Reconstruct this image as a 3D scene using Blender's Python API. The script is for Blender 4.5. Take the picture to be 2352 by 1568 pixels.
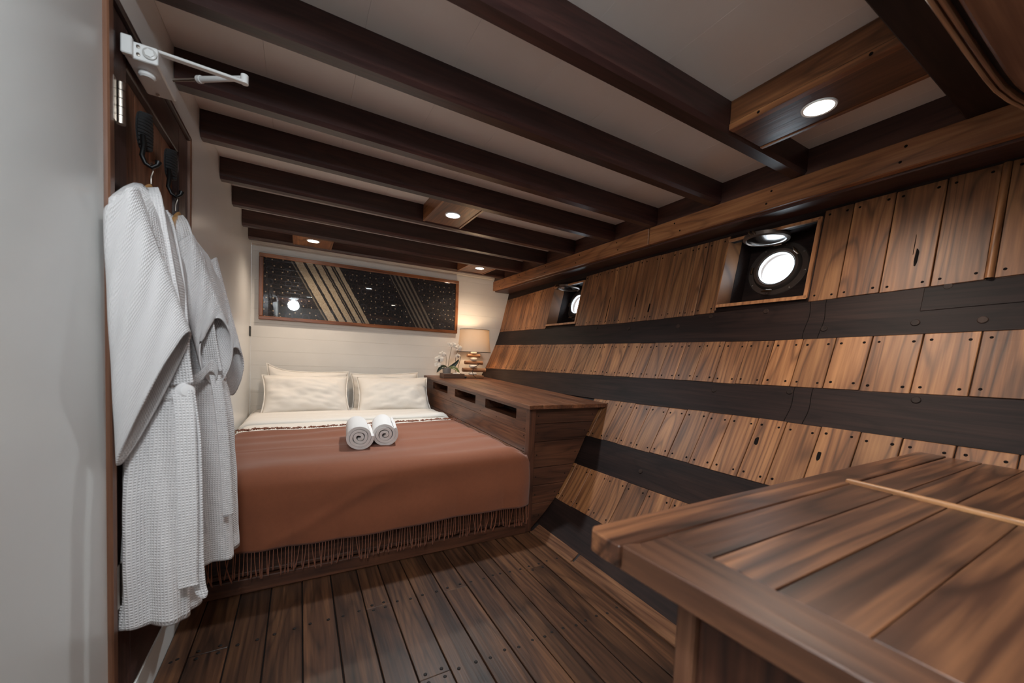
import bpy, bmesh, math, random
import numpy as np
from math import sin, cos, pi, radians
from mathutils import Vector, Matrix

random.seed(7)
for o in list(bpy.data.objects):
    bpy.data.objects.remove(o, do_unlink=True)
SC = bpy.context.scene
COL = SC.collection

# ------------------------------------------------------------------ camera
FPX, CYPX, YAW, PITCH, ROLL, CAMH = 875.0, 864.41, 0.508719522, -0.0494120762, 0.0439994210, 1.05
fw = Vector((sin(YAW) * cos(PITCH), cos(YAW) * cos(PITCH), sin(PITCH)))
r0 = Vector((cos(YAW), -sin(YAW), 0.0))
u0 = r0.cross(fw)
rt = r0 * cos(ROLL) + u0 * sin(ROLL)
up = -r0 * sin(ROLL) + u0 * cos(ROLL)
cam_d = bpy.data.cameras.new('camera')
cam = bpy.data.objects.new('camera', cam_d)
COL.objects.link(cam)
M = Matrix.Identity(4)
for i in range(3):
    M[i][0] = rt[i]; M[i][1] = up[i]; M[i][2] = -fw[i]
M[0][3], M[1][3], M[2][3] = 0.0, 0.0, CAMH
cam.matrix_world = M
cam_d.sensor_fit = 'HORIZONTAL'
cam_d.sensor_width = 36.0
cam_d.lens = FPX / 2352.0 * 36.0
cam_d.shift_y = (CYPX - 784.0) / 2352.0
cam_d.clip_start = 0.02
cam_d.dof.use_dof = True
cam_d.dof.focus_distance = 2.3
cam_d.dof.aperture_fstop = 3.2
SC.camera = cam

# ------------------------------------------------------------------ world, exposure
W = bpy.data.worlds.new('world')
SC.world = W
W.use_nodes = True
bg = W.node_tree.nodes['Background']
bg.inputs[0].default_value = (0.80, 0.91, 1.0, 1)
bg.inputs[1].default_value = 6.0
SC.view_settings.view_transform = 'Standard'
SC.view_settings.look = 'None'
SC.view_settings.gamma = 1.0
SC.view_settings.use_curve_mapping = False
SC.view_settings.exposure = -0.12

WARM = (1.0, 0.83, 0.66)
NEUT = (1.0, 0.90, 0.78)
COOL = (0.86, 0.95, 1.0)
# name words, x, y, z, colour, watts
LIGHTS = [
    ('warm downlight glowing over the left pillows', 0.08, 3.58, 1.93, WARM, 3.4),
    ('white downlight in a square plate between the middle beams', 0.83, 2.345, 1.93, COOL, 9.0),
    ('warm downlight glowing over the bedside lamp', 1.56, 3.56, 1.93, WARM, 2.4),
    ('large bright downlight in the long wooden light box', 1.504, 0.672, 1.93, NEUT, 4.2),
]
DOME_W = 50.0
HIDDEN_LIGHTS = [
    ('downlight above the desk side of the doorway', 0.12, 0.62, 1.93, COOL, 1.0),
]

# ------------------------------------------------------------------ helpers
def srgb(r, g, b):
    f = lambda c: c / 12.92 if c <= 0.04045 else ((c + 0.055) / 1.055) ** 2.4
    return (f(r / 255), f(g / 255), f(b / 255), 1)

def link(o, parent=None):
    COL.objects.link(o)
    if parent is not None:
        o.parent = parent
        if not parent.parent:
            o.matrix_parent_inverse = Matrix.Translation(-Vector(parent.location))
        else:
            o.matrix_parent_inverse = Matrix.Identity(4)
    return o

def tag(o, label, cat, group=None):
    o['label'] = label; o['category'] = cat
    if group: o['group'] = group
    return o

def struct(o, label=None):
    o['kind'] = 'structure'
    if label: o['label'] = label
    return o

def empty(name, loc=(0, 0, 0)):
    o = bpy.data.objects.new(name, None)
    o.empty_display_size = 0.05
    o.location = loc
    COL.objects.link(o)
    return o

def mobj(name, V, F, mat, parent=None, uv=None, smooth=False):
    me = bpy.data.meshes.new(name)
    me.from_pydata([tuple(v) for v in V], [], [tuple(f) for f in F])
    me.materials.append(mat)
    if uv is not None:
        l = me.uv_layers.new(name='uv')
        data = np.zeros((len(me.loops), 2), dtype=np.float32)
        vi = np.zeros(len(me.loops), dtype=np.int32)
        me.loops.foreach_get('vertex_index', vi)
        data[:] = np.array(uv, dtype=np.float32)[vi]
        l.data.foreach_set('uv', data.ravel())
    if smooth:
        me.polygons.foreach_set('use_smooth', [True] * len(me.polygons))
    me.update()
    o = bpy.data.objects.new(name, me)
    link(o, parent)
    return o

def fix_normals(o):
    bm = bmesh.new(); bm.from_mesh(o.data)
    bmesh.ops.recalc_face_normals(bm, faces=bm.faces)
    bm.to_mesh(o.data); bm.free()
    return o

class MB:
    """collects shapes into one mesh"""
    def __init__(s): s.V = []; s.F = []
    def add(s, V, F):
        n = len(s.V); s.V += [tuple(v) for v in V]; s.F += [tuple(i + n for i in f) for f in F]
        return s
    def box(s, x0, x1, y0, y1, z0, z1):
        V = [(x, y, z) for x in (x0, x1) for y in (y0, y1) for z in (z0, z1)]
        return s.add(V, [(0, 1, 3, 2), (4, 6, 7, 5), (0, 4, 5, 1), (2, 3, 7, 6), (0, 2, 6, 4), (1, 5, 7, 3)])
    def cyl(s, p, q, r, n=12, r2=None):
        p = Vector(p); q = Vector(q); d = (q - p).normalized()
        a = d.orthogonal().normalized(); b = d.cross(a)
        r2 = r if r2 is None else r2
        V = []
        for c, rr in ((p, r), (q, r2)):
            for k in range(n):
                t = 2 * pi * k / n
                V.append(c + a * cos(t) * rr + b * sin(t) * rr)
        F = [(k, (k + 1) % n, n + (k + 1) % n, n + k) for k in range(n)]
        F += [tuple(range(n))[::-1], tuple(range(n, 2 * n))]
        return s.add(V, F)
    def tube(s, pts, r, n=8, caps=True):
        pts = [Vector(p) for p in pts]
        rr = r if isinstance(r, (list, tuple)) else [r] * len(pts)
        V = []; a = None
        for i, p in enumerate(pts):
            d = (pts[min(i + 1, len(pts) - 1)] - pts[max(i - 1, 0)]).normalized()
            if a is None: a = d.orthogonal().normalized()
            else:
                a = (a - d * a.dot(d)).normalized()
            b = d.cross(a)
            for k in range(n):
                t = 2 * pi * k / n
                V.append(p + (a * cos(t) + b * sin(t)) * rr[i])
        F = []
        for i in range(len(pts) - 1):
            for k in range(n):
                F.append((i * n + k, i * n + (k + 1) % n, (i + 1) * n + (k + 1) % n, (i + 1) * n + k))
        if caps:
            F.append(tuple(range(n))[::-1]); F.append(tuple(range((len(pts) - 1) * n, len(pts) * n)))
        return s.add(V, F)
    def lathe(s, prof, c=(0, 0, 0), n=24, axis=None, ring=False):
        """prof: list of (r, h) along axis (default +Z) from c"""
        c = Vector(c); d = Vector(axis or (0, 0, 1)).normalized()
        a = d.orthogonal().normalized(); b = d.cross(a)
        V = []
        for r, h in prof:
            for k in range(n):
                t = 2 * pi * k / n
                V.append(c + d * h + (a * cos(t) + b * sin(t)) * r)
        F = []
        m = len(prof)
        for i in range(m - 1):
            for k in range(n):
                F.append((i * n + k, i * n + (k + 1) % n, (i + 1) * n + (k + 1) % n, (i + 1) * n + k))
        if ring:
            F += [((m - 1) * n + k, (m - 1) * n + (k + 1) % n, (k + 1) % n, k) for k in range(n)]
        else:
            if prof[0][0] > 1e-6: F.append(tuple(range(n))[::-1])
            if prof[-1][0] > 1e-6: F.append(tuple(range((m - 1) * n, m * n)))
        return s.add(V, F)
    def build(s, name, mat, parent=None, smooth=False, bev=0, seg=1, angle=None):
        o = mobj(name, s.V, s.F, mat, parent, smooth=smooth)
        fix_normals(o)
        if bev:
            bm = bmesh.new(); bm.from_mesh(o.data)
            bmesh.ops.remove_doubles(bm, verts=bm.verts, dist=1e-6)
            es = [e for e in bm.edges if len(e.link_faces) == 2 and e.calc_face_angle(0) > 0.6]
            bmesh.ops.bevel(bm, geom=es, offset=bev, segments=seg, affect='EDGES', profile=0.5)
            bm.to_mesh(o.data); bm.free()
        if smooth:
            try: o.data.set_sharp_from_angle(angle=angle or radians(40))
            except Exception: pass
        return o

def box(name, x0, x1, y0, y1, z0, z1, mat, parent=None, bev=0.0015):
    return MB().box(x0, x1, y0, y1, z0, z1).build(name, mat, parent, bev=bev)

def grid(name, P, mat, parent=None, uv=None, smooth=True, closed_u=False):
    """P: [nv][nu] points"""
    nv, nu = len(P), len(P[0])
    V = [p for row in P for p in row]
    F = []
    for j in range(nv - 1):
        for i in range(nu if closed_u else nu - 1):
            i2 = (i + 1) % nu
            F.append((j * nu + i, j * nu + i2, (j + 1) * nu + i2, (j + 1) * nu + i))
    UV = None
    if uv is not None: UV = [q for row in uv for q in row]
    return mobj(name, V, F, mat, parent, UV, smooth)

def solidify(o, t, offset=-1):
    m = o.modifiers.new('thickness', 'SOLIDIFY'); m.thickness = t; m.offset = offset
    return o

def subsurf(o, n=1):
    m = o.modifiers.new('smooth', 'SUBSURF'); m.levels = n; m.render_levels = n
    return o

def snoise(x, y, seed=0):
    """cheap smooth pseudo noise in -1..1"""
    rs = random.Random(seed); v = 0; a = 0
    for k in range(5):
        ax, ay, ph = rs.uniform(-1, 1), rs.uniform(-1, 1), rs.uniform(0, 6.28)
        f = 1.0 + 0.8 * k
        w = 1 / (1 + 0.6 * k)
        v += w * sin(f * (ax * x + ay * y) + ph + 0.7 * sin(f * (ay * x - ax * y) * 0.7 + ph)); a += w
    return v / a

# ------------------------------------------------------------------ materials
def new_mat(name):
    m = bpy.data.materials.new(name); m.use_nodes = True
    nt = m.node_tree
    return m, nt, nt.nodes['Principled BSDF']

def N(nt, t, **kw):
    n = nt.nodes.new(t)
    for k, v in kw.items(): setattr(n, k, v)
    return n

def plain(name, col, rough=0.5, metal=0.0, spec=0.5, bump=0.0, bscale=60, vary=0.0, trans=0.0, sheen=0.0):
    m, nt, b = new_mat(name)
    b.inputs['Base Color'].default_value = col
    b.inputs['Roughness'].default_value = rough
    b.inputs['Metallic'].default_value = metal
    b.inputs['Specular IOR Level'].default_value = spec
    if sheen: b.inputs['Sheen Weight'].default_value = sheen
    if trans: b.inputs['Subsurface Weight'].default_value = 0
    if bump or vary:
        tc = N(nt, 'ShaderNodeTexCoord')
        nz = N(nt, 'ShaderNodeTexNoise'); nz.inputs['Scale'].default_value = bscale; nz.inputs['Detail'].default_value = 4
        nt.links.new(tc.outputs['Object'], nz.inputs['Vector'])
        if bump:
            bp = N(nt, 'ShaderNodeBump'); bp.inputs['Strength'].default_value = bump; bp.inputs['Distance'].default_value = 0.003
            nt.links.new(nz.outputs['Fac'], bp.inputs['Height']); nt.links.new(bp.outputs[0], b.inputs['Normal'])
        if vary:
            n2 = N(nt, 'ShaderNodeTexNoise'); n2.inputs['Scale'].default_value = bscale * 0.12; n2.inputs['Detail'].default_value = 5
            nt.links.new(tc.outputs['Object'], n2.inputs['Vector'])
            mp = N(nt, 'ShaderNodeMapRange'); mp.inputs[1].default_value = 0.3; mp.inputs[2].default_value = 0.7
            mp.inputs[3].default_value = 1 - vary; mp.inputs[4].default_value = 1 + vary
            nt.links.new(n2.outputs['Fac'], mp.inputs[0])
            mx = N(nt, 'ShaderNodeMix', data_type='RGBA', blend_type='MULTIPLY'); mx.inputs[0].default_value = 1
            mx.inputs[6].default_value = col
            nt.links.new(mp.outputs[0], mx.inputs[7]); nt.links.new(mx.outputs[2], b.inputs['Base Color'])
    return m

def wood(name, dark, mid, light, axis='Y', rough=0.45, spec=0.5, freq=1.0, vary=0.25, knots=0.5, bump=0.25, streak=0.5, coat=0.0, contour=0.45):
    """axis = grain direction; 'P' = plank lying in the leaning hull (grain along x and z)"""
    m, nt, b = new_mat(name)
    L = nt.links.new
    tc = N(nt, 'ShaderNodeTexCoord')
    oi = N(nt, 'ShaderNodeObjectInfo')
    rv = N(nt, 'ShaderNodeVectorMath', operation='SCALE'); 
    cmb = N(nt, 'ShaderNodeCombineXYZ')
    for k, s in enumerate((17.3, 41.7, 29.1)):
        mm = N(nt, 'ShaderNodeMath', operation='MULTIPLY'); mm.inputs[1].default_value = s
        L(oi.outputs['Random'], mm.inputs[0]); L(mm.outputs[0], cmb.inputs[k])
    add = N(nt, 'ShaderNodeVectorMath', operation='ADD')
    L(tc.outputs['Object'], add.inputs[0]); L(cmb.outputs[0], add.inputs[1])
    lo, hi = 0.12, 1.0
    sc = {'X': (lo, hi, hi), 'Y': (hi, lo, hi), 'Z': (hi, hi, lo), 'P': (lo, hi, lo)}[axis]
    mp = N(nt, 'ShaderNodeMapping'); mp.inputs['Scale'].default_value = sc
    L(add.outputs[0], mp.inputs['Vector'])
    # broad tone
    n1 = N(nt, 'ShaderNodeTexNoise'); n1.inputs['Scale'].default_value = 9 * freq; n1.inputs['Detail'].default_value = 3; n1.inputs['Distortion'].default_value = 0.6
    L(mp.outputs[0], n1.inputs['Vector'])
    # contour grain (cathedral figure)
    n3 = N(nt, 'ShaderNodeTexNoise'); n3.inputs['Scale'].default_value = 6 * freq; n3.inputs['Detail'].default_value = 1.2
    L(mp.outputs[0], n3.inputs['Vector'])
    m3 = N(nt, 'ShaderNodeMath', operation='MULTIPLY'); m3.inputs[1].default_value = 26
    L(n3.outputs['Fac'], m3.inputs[0])
    pp = N(nt, 'ShaderNodeMath', operation='PINGPONG'); pp.inputs[1].default_value = 1.0
    L(m3.outputs[0], pp.inputs[0])
    # fine streaks
    n2 = N(nt, 'ShaderNodeTexNoise'); n2.inputs['Scale'].default_value = 90 * freq; n2.inputs['Detail'].default_value = 3
    mp2 = N(nt, 'ShaderNodeMapping'); mp2.inputs['Scale'].default_value = tuple(s if s == hi else 0.035 for s in sc)
    L(add.outputs[0], mp2.inputs['Vector']); L(mp2.outputs[0], n2.inputs['Vector'])
    # blend: fac = broad*(1-c-s) + contour*c + streak*s
    a1 = N(nt, 'ShaderNodeMapRange'); a1.inputs[1].default_value = 0.28; a1.inputs[2].default_value = 0.72
    L(n1.outputs['Fac'], a1.inputs[0])
    mA = N(nt, 'ShaderNodeMix', data_type='FLOAT'); mA.inputs[0].default_value = contour * 0.4
    L(a1.outputs[0], mA.inputs[2]); L(pp.outputs[0], mA.inputs[3])
    mB = N(nt, 'ShaderNodeMix', data_type='FLOAT'); mB.inputs[0].default_value = streak * 0.7
    a2 = N(nt, 'ShaderNodeMapRange'); a2.inputs[1].default_value = 0.3; a2.inputs[2].default_value = 0.7
    L(n2.outputs['Fac'], a2.inputs[0])
    L(mA.outputs[0], mB.inputs[2]); L(a2.outputs[0], mB.inputs[3])
    cr = N(nt, 'ShaderNodeValToRGB')
    cr.color_ramp.elements[0].position = 0.12; cr.color_ramp.elements[0].color = dark
    cr.color_ramp.elements[1].position = 0.9; cr.color_ramp.elements[1].color = light
    e = cr.color_ramp.elements.new(0.5); e.color = mid
    L(mB.outputs[0], cr.inputs['Fac'])
    # knots
    vo = N(nt, 'ShaderNodeTexVoronoi'); vo.inputs['Scale'].default_value = 3.4 * freq
    mk = N(nt, 'ShaderNodeMapping'); mk.inputs['Scale'].default_value = tuple(1.0 if s == hi else 0.45 for s in sc)
    L(add.outputs[0], mk.inputs['Vector']); 
    nd = N(nt, 'ShaderNodeTexNoise'); nd.inputs['Scale'].default_value = 14
    L(mk.outputs[0], nd.inputs['Vector'])
    ma = N(nt, 'ShaderNodeMix', data_type='VECTOR'); ma.inputs[0].default_value = 0.06
    L(mk.outputs[0], ma.inputs[4]); L(nd.outputs['Color'], ma.inputs[5])
    L(ma.outputs[1], vo.inputs['Vector'])
    kr = N(nt, 'ShaderNodeMapRange'); kr.inputs[1].default_value = 0.02; kr.inputs[2].default_value = 0.11
    kr.inputs[3].default_value = knots; kr.inputs[4].default_value = 0.0
    L(vo.outputs['Distance'], kr.inputs[0])
    mkx = N(nt, 'ShaderNodeMix', data_type='RGBA'); L(kr.outputs[0], mkx.inputs[0])
    L(cr.outputs[0], mkx.inputs[6]); mkx.inputs[7].default_value = tuple(c * 0.35 for c in dark[:3]) + (1,)
    ln_ = N(nt, 'ShaderNodeMapRange', interpolation_type='SMOOTHSTEP'); ln_.inputs[1].default_value = 0.0; ln_.inputs[2].default_value = 0.32
    ln_.inputs[3].default_value = 1 - 0.55 * contour; ln_.inputs[4].default_value = 1.0
    L(pp.outputs[0], ln_.inputs[0])
    mln = N(nt, 'ShaderNodeMix', data_type='RGBA', blend_type='MULTIPLY'); mln.inputs[0].default_value = 1.0
    L(mkx.outputs[2], mln.inputs[6]); L(ln_.outputs[0], mln.inputs[7])
    # per-piece brightness
    pr = N(nt, 'ShaderNodeMapRange'); pr.inputs[3].default_value = 1 - vary; pr.inputs[4].default_value = 1 + vary
    L(oi.outputs['Random'], pr.inputs[0])
    hs = N(nt, 'ShaderNodeHueSaturation'); L(mln.outputs[2], hs.inputs['Color']); L(pr.outputs[0], hs.inputs['Value'])
    L(hs.outputs[0], b.inputs['Base Color'])
    b.inputs['Roughness'].default_value = rough
    b.inputs['Specular IOR Level'].default_value = spec
    if coat:
        b.inputs['Coat Weight'].default_value = coat; b.inputs['Coat Roughness'].default_value = 0.28
    bp = N(nt, 'ShaderNodeBump'); bp.inputs['Strength'].default_value = bump; bp.inputs['Distance'].default_value = 0.002
    L(mB.outputs[0], bp.inputs['Height']); L(bp.outputs[0], b.inputs['Normal'])
    return m

def emit(name, col, s):
    m, nt, b = new_mat(name)
    b.inputs['Base Color'].default_value = (0.9, 0.9, 0.9, 1)
    b.inputs['Emission Color'].default_value = tuple(col) + (1,)
    b.inputs['Emission Strength'].default_value = s
    return m

def glass_mat(name, tint=(1, 1, 1, 1), rough=0.02):
    m, nt, b = new_mat(name)
    nt.nodes.remove(b)
    out = nt.nodes['Material Output']
    t = N(nt, 'ShaderNodeBsdfTransparent'); t.inputs[0].default_value = tint
    g = N(nt, 'ShaderNodeBsdfGlossy'); g.inputs['Roughness'].default_value = rough
    lw = N(nt, 'ShaderNodeLayerWeight'); lw.inputs[0].default_value = 0.5
    pw = N(nt, 'ShaderNodeMath', operation='POWER'); pw.inputs[1].default_value = 4.0
    nt.links.new(lw.outputs['Facing'], pw.inputs[0])
    f = N(nt, 'ShaderNodeMath', operation='MULTIPLY_ADD'); f.inputs[1].default_value = 0.9; f.inputs[2].default_value = 0.045
    nt.links.new(pw.outputs[0], f.inputs[0])
    mx = N(nt, 'ShaderNodeMixShader')
    nt.links.new(f.outputs[0], mx.inputs[0]); nt.links.new(t.outputs[0], mx.inputs[1]); nt.links.new(g.outputs[0], mx.inputs[2])
    nt.links.new(mx.outputs[0], out.inputs[0])
    return m

TEAK = dict(dark=srgb(78, 46, 27), mid=srgb(128, 82, 50), light=srgb(170, 117, 74))
mt_plank = wood('hull_plank_teak', axis='P', rough=0.5, vary=0.22, knots=0.75, contour=0.65, streak=0.5, **TEAK)
mt_clamp = wood('clamp_teak', srgb(96, 58, 34), srgb(142, 91, 56), srgb(174, 120, 78), axis='Y', rough=0.45, vary=0.12, knots=0.6)
mt_clampx = wood('light_plate_teak', srgb(104, 62, 38), srgb(150, 96, 60), srgb(184, 130, 88), axis='X', rough=0.35, vary=0.15, knots=0.3)
mt_boxy = wood('light_box_teak', srgb(78, 46, 28), srgb(120, 75, 46), srgb(168, 114, 72), axis='Y', rough=0.32, vary=0.2, knots=0.3)
mt_plate_dark = wood('light_plate_walnut', srgb(58, 36, 27), srgb(88, 55, 40), srgb(112, 72, 52), axis='Y', rough=0.3, vary=0.1, knots=0.2)
mt_stringer = wood('stringer_dark', srgb(24, 15, 13), srgb(37, 24, 21), srgb(52, 35, 29), axis='Y', rough=0.6, spec=0.2, vary=0.1, knots=0.7, contour=0.3)
mt_beam = wood('beam_dark', srgb(40, 24, 22), srgb(60, 36, 33), srgb(82, 51, 44), axis='X', rough=0.36, vary=0.12, knots=0.3, contour=0.35)
mt_beam_shaded = wood('beam_shaded', srgb(24, 15, 14), srgb(36, 23, 21), srgb(50, 33, 29), axis='X', rough=0.5, spec=0.25, vary=0.05, knots=0.2)  # beam wood darkened to stand in for shade on the wide near beam
mt_beamy = wood('beam_dark_lengthwise', srgb(42, 26, 23), srgb(62, 39, 33), srgb(84, 54, 44), axis='Y', rough=0.4, vary=0.12, knots=0.3, contour=0.35)
mt_limber = wood('limber_board', srgb(62, 40, 29), srgb(104, 70, 50), srgb(138, 98, 70), axis='Y', rough=0.7, spec=0.12, vary=0.1)
mt_floor = wood('floor_plank', srgb(36, 22, 15), srgb(70, 44, 29), srgb(112, 75, 49), axis='Y', rough=0.42, vary=0.3, knots=0.7, bump=0.35)
mt_cab = wood('cabinet_board', srgb(58, 34, 25), srgb(98, 60, 41), srgb(132, 86, 58), axis='Y', rough=0.42, vary=0.15, knots=0.55)
mt_cabx = wood('cabinet_side_board', srgb(46, 27, 20), srgb(78, 47, 33), srgb(108, 68, 47), axis='X', rough=0.42, vary=0.2, knots=0.6)
mt_cabz = wood('cabinet_post', srgb(52, 31, 24), srgb(86, 52, 37), srgb(112, 70, 49), axis='Z', rough=0.42, vary=0.1, knots=0.2)
mt_cabtop = wood('cabinet_top', srgb(66, 38, 27), srgb(108, 66, 44), srgb(142, 92, 62), axis='Y', rough=0.4, vary=0.16, knots=0.3)
mt_desk = wood('desk_top_board', srgb(34, 20, 14), srgb(74, 45, 31), srgb(134, 88, 58), axis='X', rough=0.36, vary=0.25, knots=0.8, freq=0.85, contour=0.7)
mt_desky = wood('desk_edge_board', srgb(36, 22, 16), srgb(64, 39, 28), srgb(98, 63, 43), axis='Y', rough=0.38, vary=0.12, knots=0.4, freq=0.8)
mt_deskz = wood('desk_side_board', srgb(50, 30, 23), srgb(80, 48, 34), srgb(112, 70, 50), axis='Z', rough=0.45, vary=0.25, knots=0.2)
mt_strip = wood('pale_strip', srgb(140, 92, 58), srgb(182, 130, 86), srgb(206, 156, 108), axis='Y', rough=0.4, vary=0.05, knots=0.0)
mt_stripz = wood('window_trim', srgb(128, 82, 52), srgb(166, 112, 74), srgb(190, 136, 94), axis='P', rough=0.4, vary=0.1, knots=0.0)
mt_door_d = wood('door_stile', srgb(48, 31, 29), srgb(68, 45, 40), srgb(88, 60, 50), axis='Z', rough=0.38, vary=0.08, knots=0.2)
mt_door_dy = wood('door_rail', srgb(48, 31, 29), srgb(68, 45, 40), srgb(88, 60, 50), axis='Y', rough=0.38, vary=0.08, knots=0.2)
mt_door_p = wood('door_panel', srgb(96, 62, 45), srgb(138, 94, 70), srgb(168, 122, 92), axis='Z', rough=0.42, vary=0.12, knots=0.3)
mt_casing = wood('door_casing', srgb(82, 52, 38), srgb(112, 74, 54), srgb(138, 96, 72), axis='Z', rough=0.42, vary=0.08, knots=0.1)
mt_frame = wood('picture_frame', srgb(92, 52, 30), srgb(132, 80, 48), srgb(160, 104, 66), axis='X', rough=0.32, vary=0.08, knots=0.1)
mt_framez = wood('picture_frame_upright', srgb(92, 52, 30), srgb(132, 80, 48), srgb(160, 104, 66), axis='Z', rough=0.32, vary=0.08, knots=0.1)
mt_hanger = wood('hanger_wood', srgb(170, 118, 66), srgb(200, 148, 90), srgb(216, 166, 108), axis='Y', rough=0.3, vary=0.05, knots=0.0)
mt_lampwood = wood('lamp_driftwood', srgb(110, 74, 50), srgb(150, 106, 74), srgb(178, 132, 96), axis='X', rough=0.6, vary=0.12, knots=0.2)
mt_tray = wood('tray_wood', srgb(72, 50, 38), srgb(104, 74, 56), srgb(128, 94, 72), axis='X', rough=0.5, vary=0.08, knots=0.1)
mt_over = wood('locker_wood', srgb(70, 44, 32), srgb(122, 82, 60), srgb(166, 122, 92), axis='X', rough=0.25, vary=0.1, knots=0.3, freq=0.7, contour=0.6)
mt_overtrim = wood('locker_trim', srgb(120, 84, 62), srgb(160, 116, 86), srgb(190, 146, 112), axis='X', rough=0.25, vary=0.05, knots=0.0)

mt_wall = plain('white_painted_wall', srgb(226, 225, 222), 0.28, bump=0.12, bscale=18, vary=0.03)
mt_wallb = plain('white_painted_boards', srgb(228, 224, 218), 0.45, bump=0.08, bscale=30, vary=0.03)
mt_ceil = plain('ceiling_paint', srgb(236, 231, 226), 0.36, bump=0.08, bscale=25, vary=0.03)
mt_caulk = plain('black_caulk', srgb(22, 18, 17), 0.7)
mt_dark = plain('dark_backing', srgb(30, 21, 19), 0.7)
mt_nail = plain('nail_head', srgb(20, 14, 12), 0.8, spec=0.1)
mt_nailf = plain('floor_nail', srgb(26, 19, 16), 0.6, spec=0.3)
mt_plug = wood('bolt_plug', srgb(30, 21, 18), srgb(44, 31, 26), srgb(62, 45, 37), axis='Z', rough=0.6, spec=0.2, knots=0.0)
mt_white = plain('white_enamel', srgb(232, 230, 228), 0.3)
mt_whiteg = plain('white_enamel_grey', srgb(198, 194, 190), 0.35)
mt_steel = plain('brushed_steel', srgb(190, 180, 170), 0.28, metal=1.0)
mt_brass = plain('aged_bronze', srgb(120, 94, 74), 0.3, metal=0.9, bump=0.1, bscale=90)
mt_bronze_d = plain('dark_bronze', srgb(112, 98, 90), 0.36, metal=0.75, bump=0.15, bscale=90)
mt_lid = plain('polished_lid', srgb(176, 172, 170), 0.16, metal=1.0, bump=0.06, bscale=25)
mt_iron = plain('black_iron', srgb(26, 25, 25), 0.42, metal=0.6)
mt_black = plain('black_plastic', srgb(18, 18, 19), 0.4)
mt_rope = plain('black_rope', srgb(30, 29, 30), 0.85, bump=0.4, bscale=300)
mt_sheet = plain('white_cotton', srgb(236, 230, 222), 0.85, bump=0.1, bscale=400, sheen=0.1)
mt_pillow = plain('pillow_cotton', srgb(238, 231, 222), 0.85, bump=0.1, bscale=400, sheen=0.1)
mt_towel = plain('terry_towel', srgb(232, 226, 222), 0.95, bump=0.9, bscale=420, sheen=0.3)
mt_blanket = plain('rust_wool', srgb(132, 74, 46), 0.9, bump=0.15, bscale=500, vary=0.03, sheen=0.2)
mt_stone = plain('white_pebble', srgb(226, 220, 210), 0.4, bump=0.1, bscale=80)
mt_pot = plain('grey_pot', srgb(150, 142, 136), 0.6)
mt_soil = plain('dark_moss', srgb(40, 34, 26), 0.95, bump=0.8, bscale=200)
mt_leaf = plain('orchid_leaf', srgb(44, 52, 38), 0.35)
mt_leafg = plain('orchid_leaf_green', srgb(92, 100, 54), 0.4)
mt_stem = plain('orchid_stem', srgb(84, 74, 48), 0.5)
mt_petal = plain('orchid_petal', srgb(238, 228, 214), 0.6)
mt_lip = plain('orchid_lip', srgb(58, 24, 30), 0.5)
mt_reed = plain('reed_stick', srgb(70, 48, 38), 0.6)
mt_cord = plain('dark_cord', srgb(34, 28, 26), 0.5)
mt_glass = glass_mat('window_glass', (0.97, 0.99, 1.0, 1))
mt_pglass = glass_mat('picture_glass')

def waffle(name, col):
    m, nt, b = new_mat(name); L = nt.links.new
    b.inputs['Base Color'].default_value = col
    b.inputs['Roughness'].default_value = 0.9
    b.inputs['Sheen Weight'].default_value = 0.2
    uv = N(nt, 'ShaderNodeUVMap')
    sp = N(nt, 'ShaderNodeSeparateXYZ'); L(uv.outputs[0], sp.inputs[0])
    hs = []
    for k in (0, 1):
        mu = N(nt, 'ShaderNodeMath', operation='MULTIPLY'); mu.inputs[1].default_value = 2 * pi / 0.0070
        L(sp.outputs[k], mu.inputs[0])
        si = N(nt, 'ShaderNodeMath', operation='SINE'); L(mu.outputs[0], si.inputs[0]); hs.append(si)
    mx = N(nt, 'ShaderNodeMath', operation='MAXIMUM'); L(hs[0].outputs[0], mx.inputs[0]); L(hs[1].outputs[0], mx.inputs[1])
    bp = N(nt, 'ShaderNodeBump'); bp.inputs['Strength'].default_value = 0.5; bp.inputs['Distance'].default_value = 0.0025
    L(mx.outputs[0], bp.inputs['Height']); L(bp.outputs[0], b.inputs['Normal'])
    return m
mt_robe = waffle('waffle_cotton', srgb(228, 223, 222))

def shade_mat():
    m, nt, b = new_mat('linen_shade'); nt.nodes.remove(b)
    out = nt.nodes['Material Output']
    d = N(nt, 'ShaderNodeBsdfDiffuse'); d.inputs[0].default_value = srgb(214, 200, 184)
    t = N(nt, 'ShaderNodeBsdfTranslucent'); t.inputs[0].default_value = srgb(200, 170, 138)
    mx = N(nt, 'ShaderNodeMixShader'); mx.inputs[0].default_value = 0.11
    tc = N(nt, 'ShaderNodeTexCoord'); nz = N(nt, 'ShaderNodeTexNoise'); nz.inputs['Scale'].default_value = 260
    bp = N(nt, 'ShaderNodeBump'); bp.inputs['Strength'].default_value = 0.2
    nt.links.new(tc.outputs['Object'], nz.inputs['Vector']); nt.links.new(nz.outputs['Fac'], bp.inputs['Height'])
    nt.links.new(bp.outputs[0], d.inputs['Normal'])
    nt.links.new(d.outputs[0], mx.inputs[1]); nt.links.new(t.outputs[0], mx.inputs[2])
    nt.links.new(mx.outputs[0], out.inputs[0])
    return m
mt_shade = shade_mat()

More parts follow.
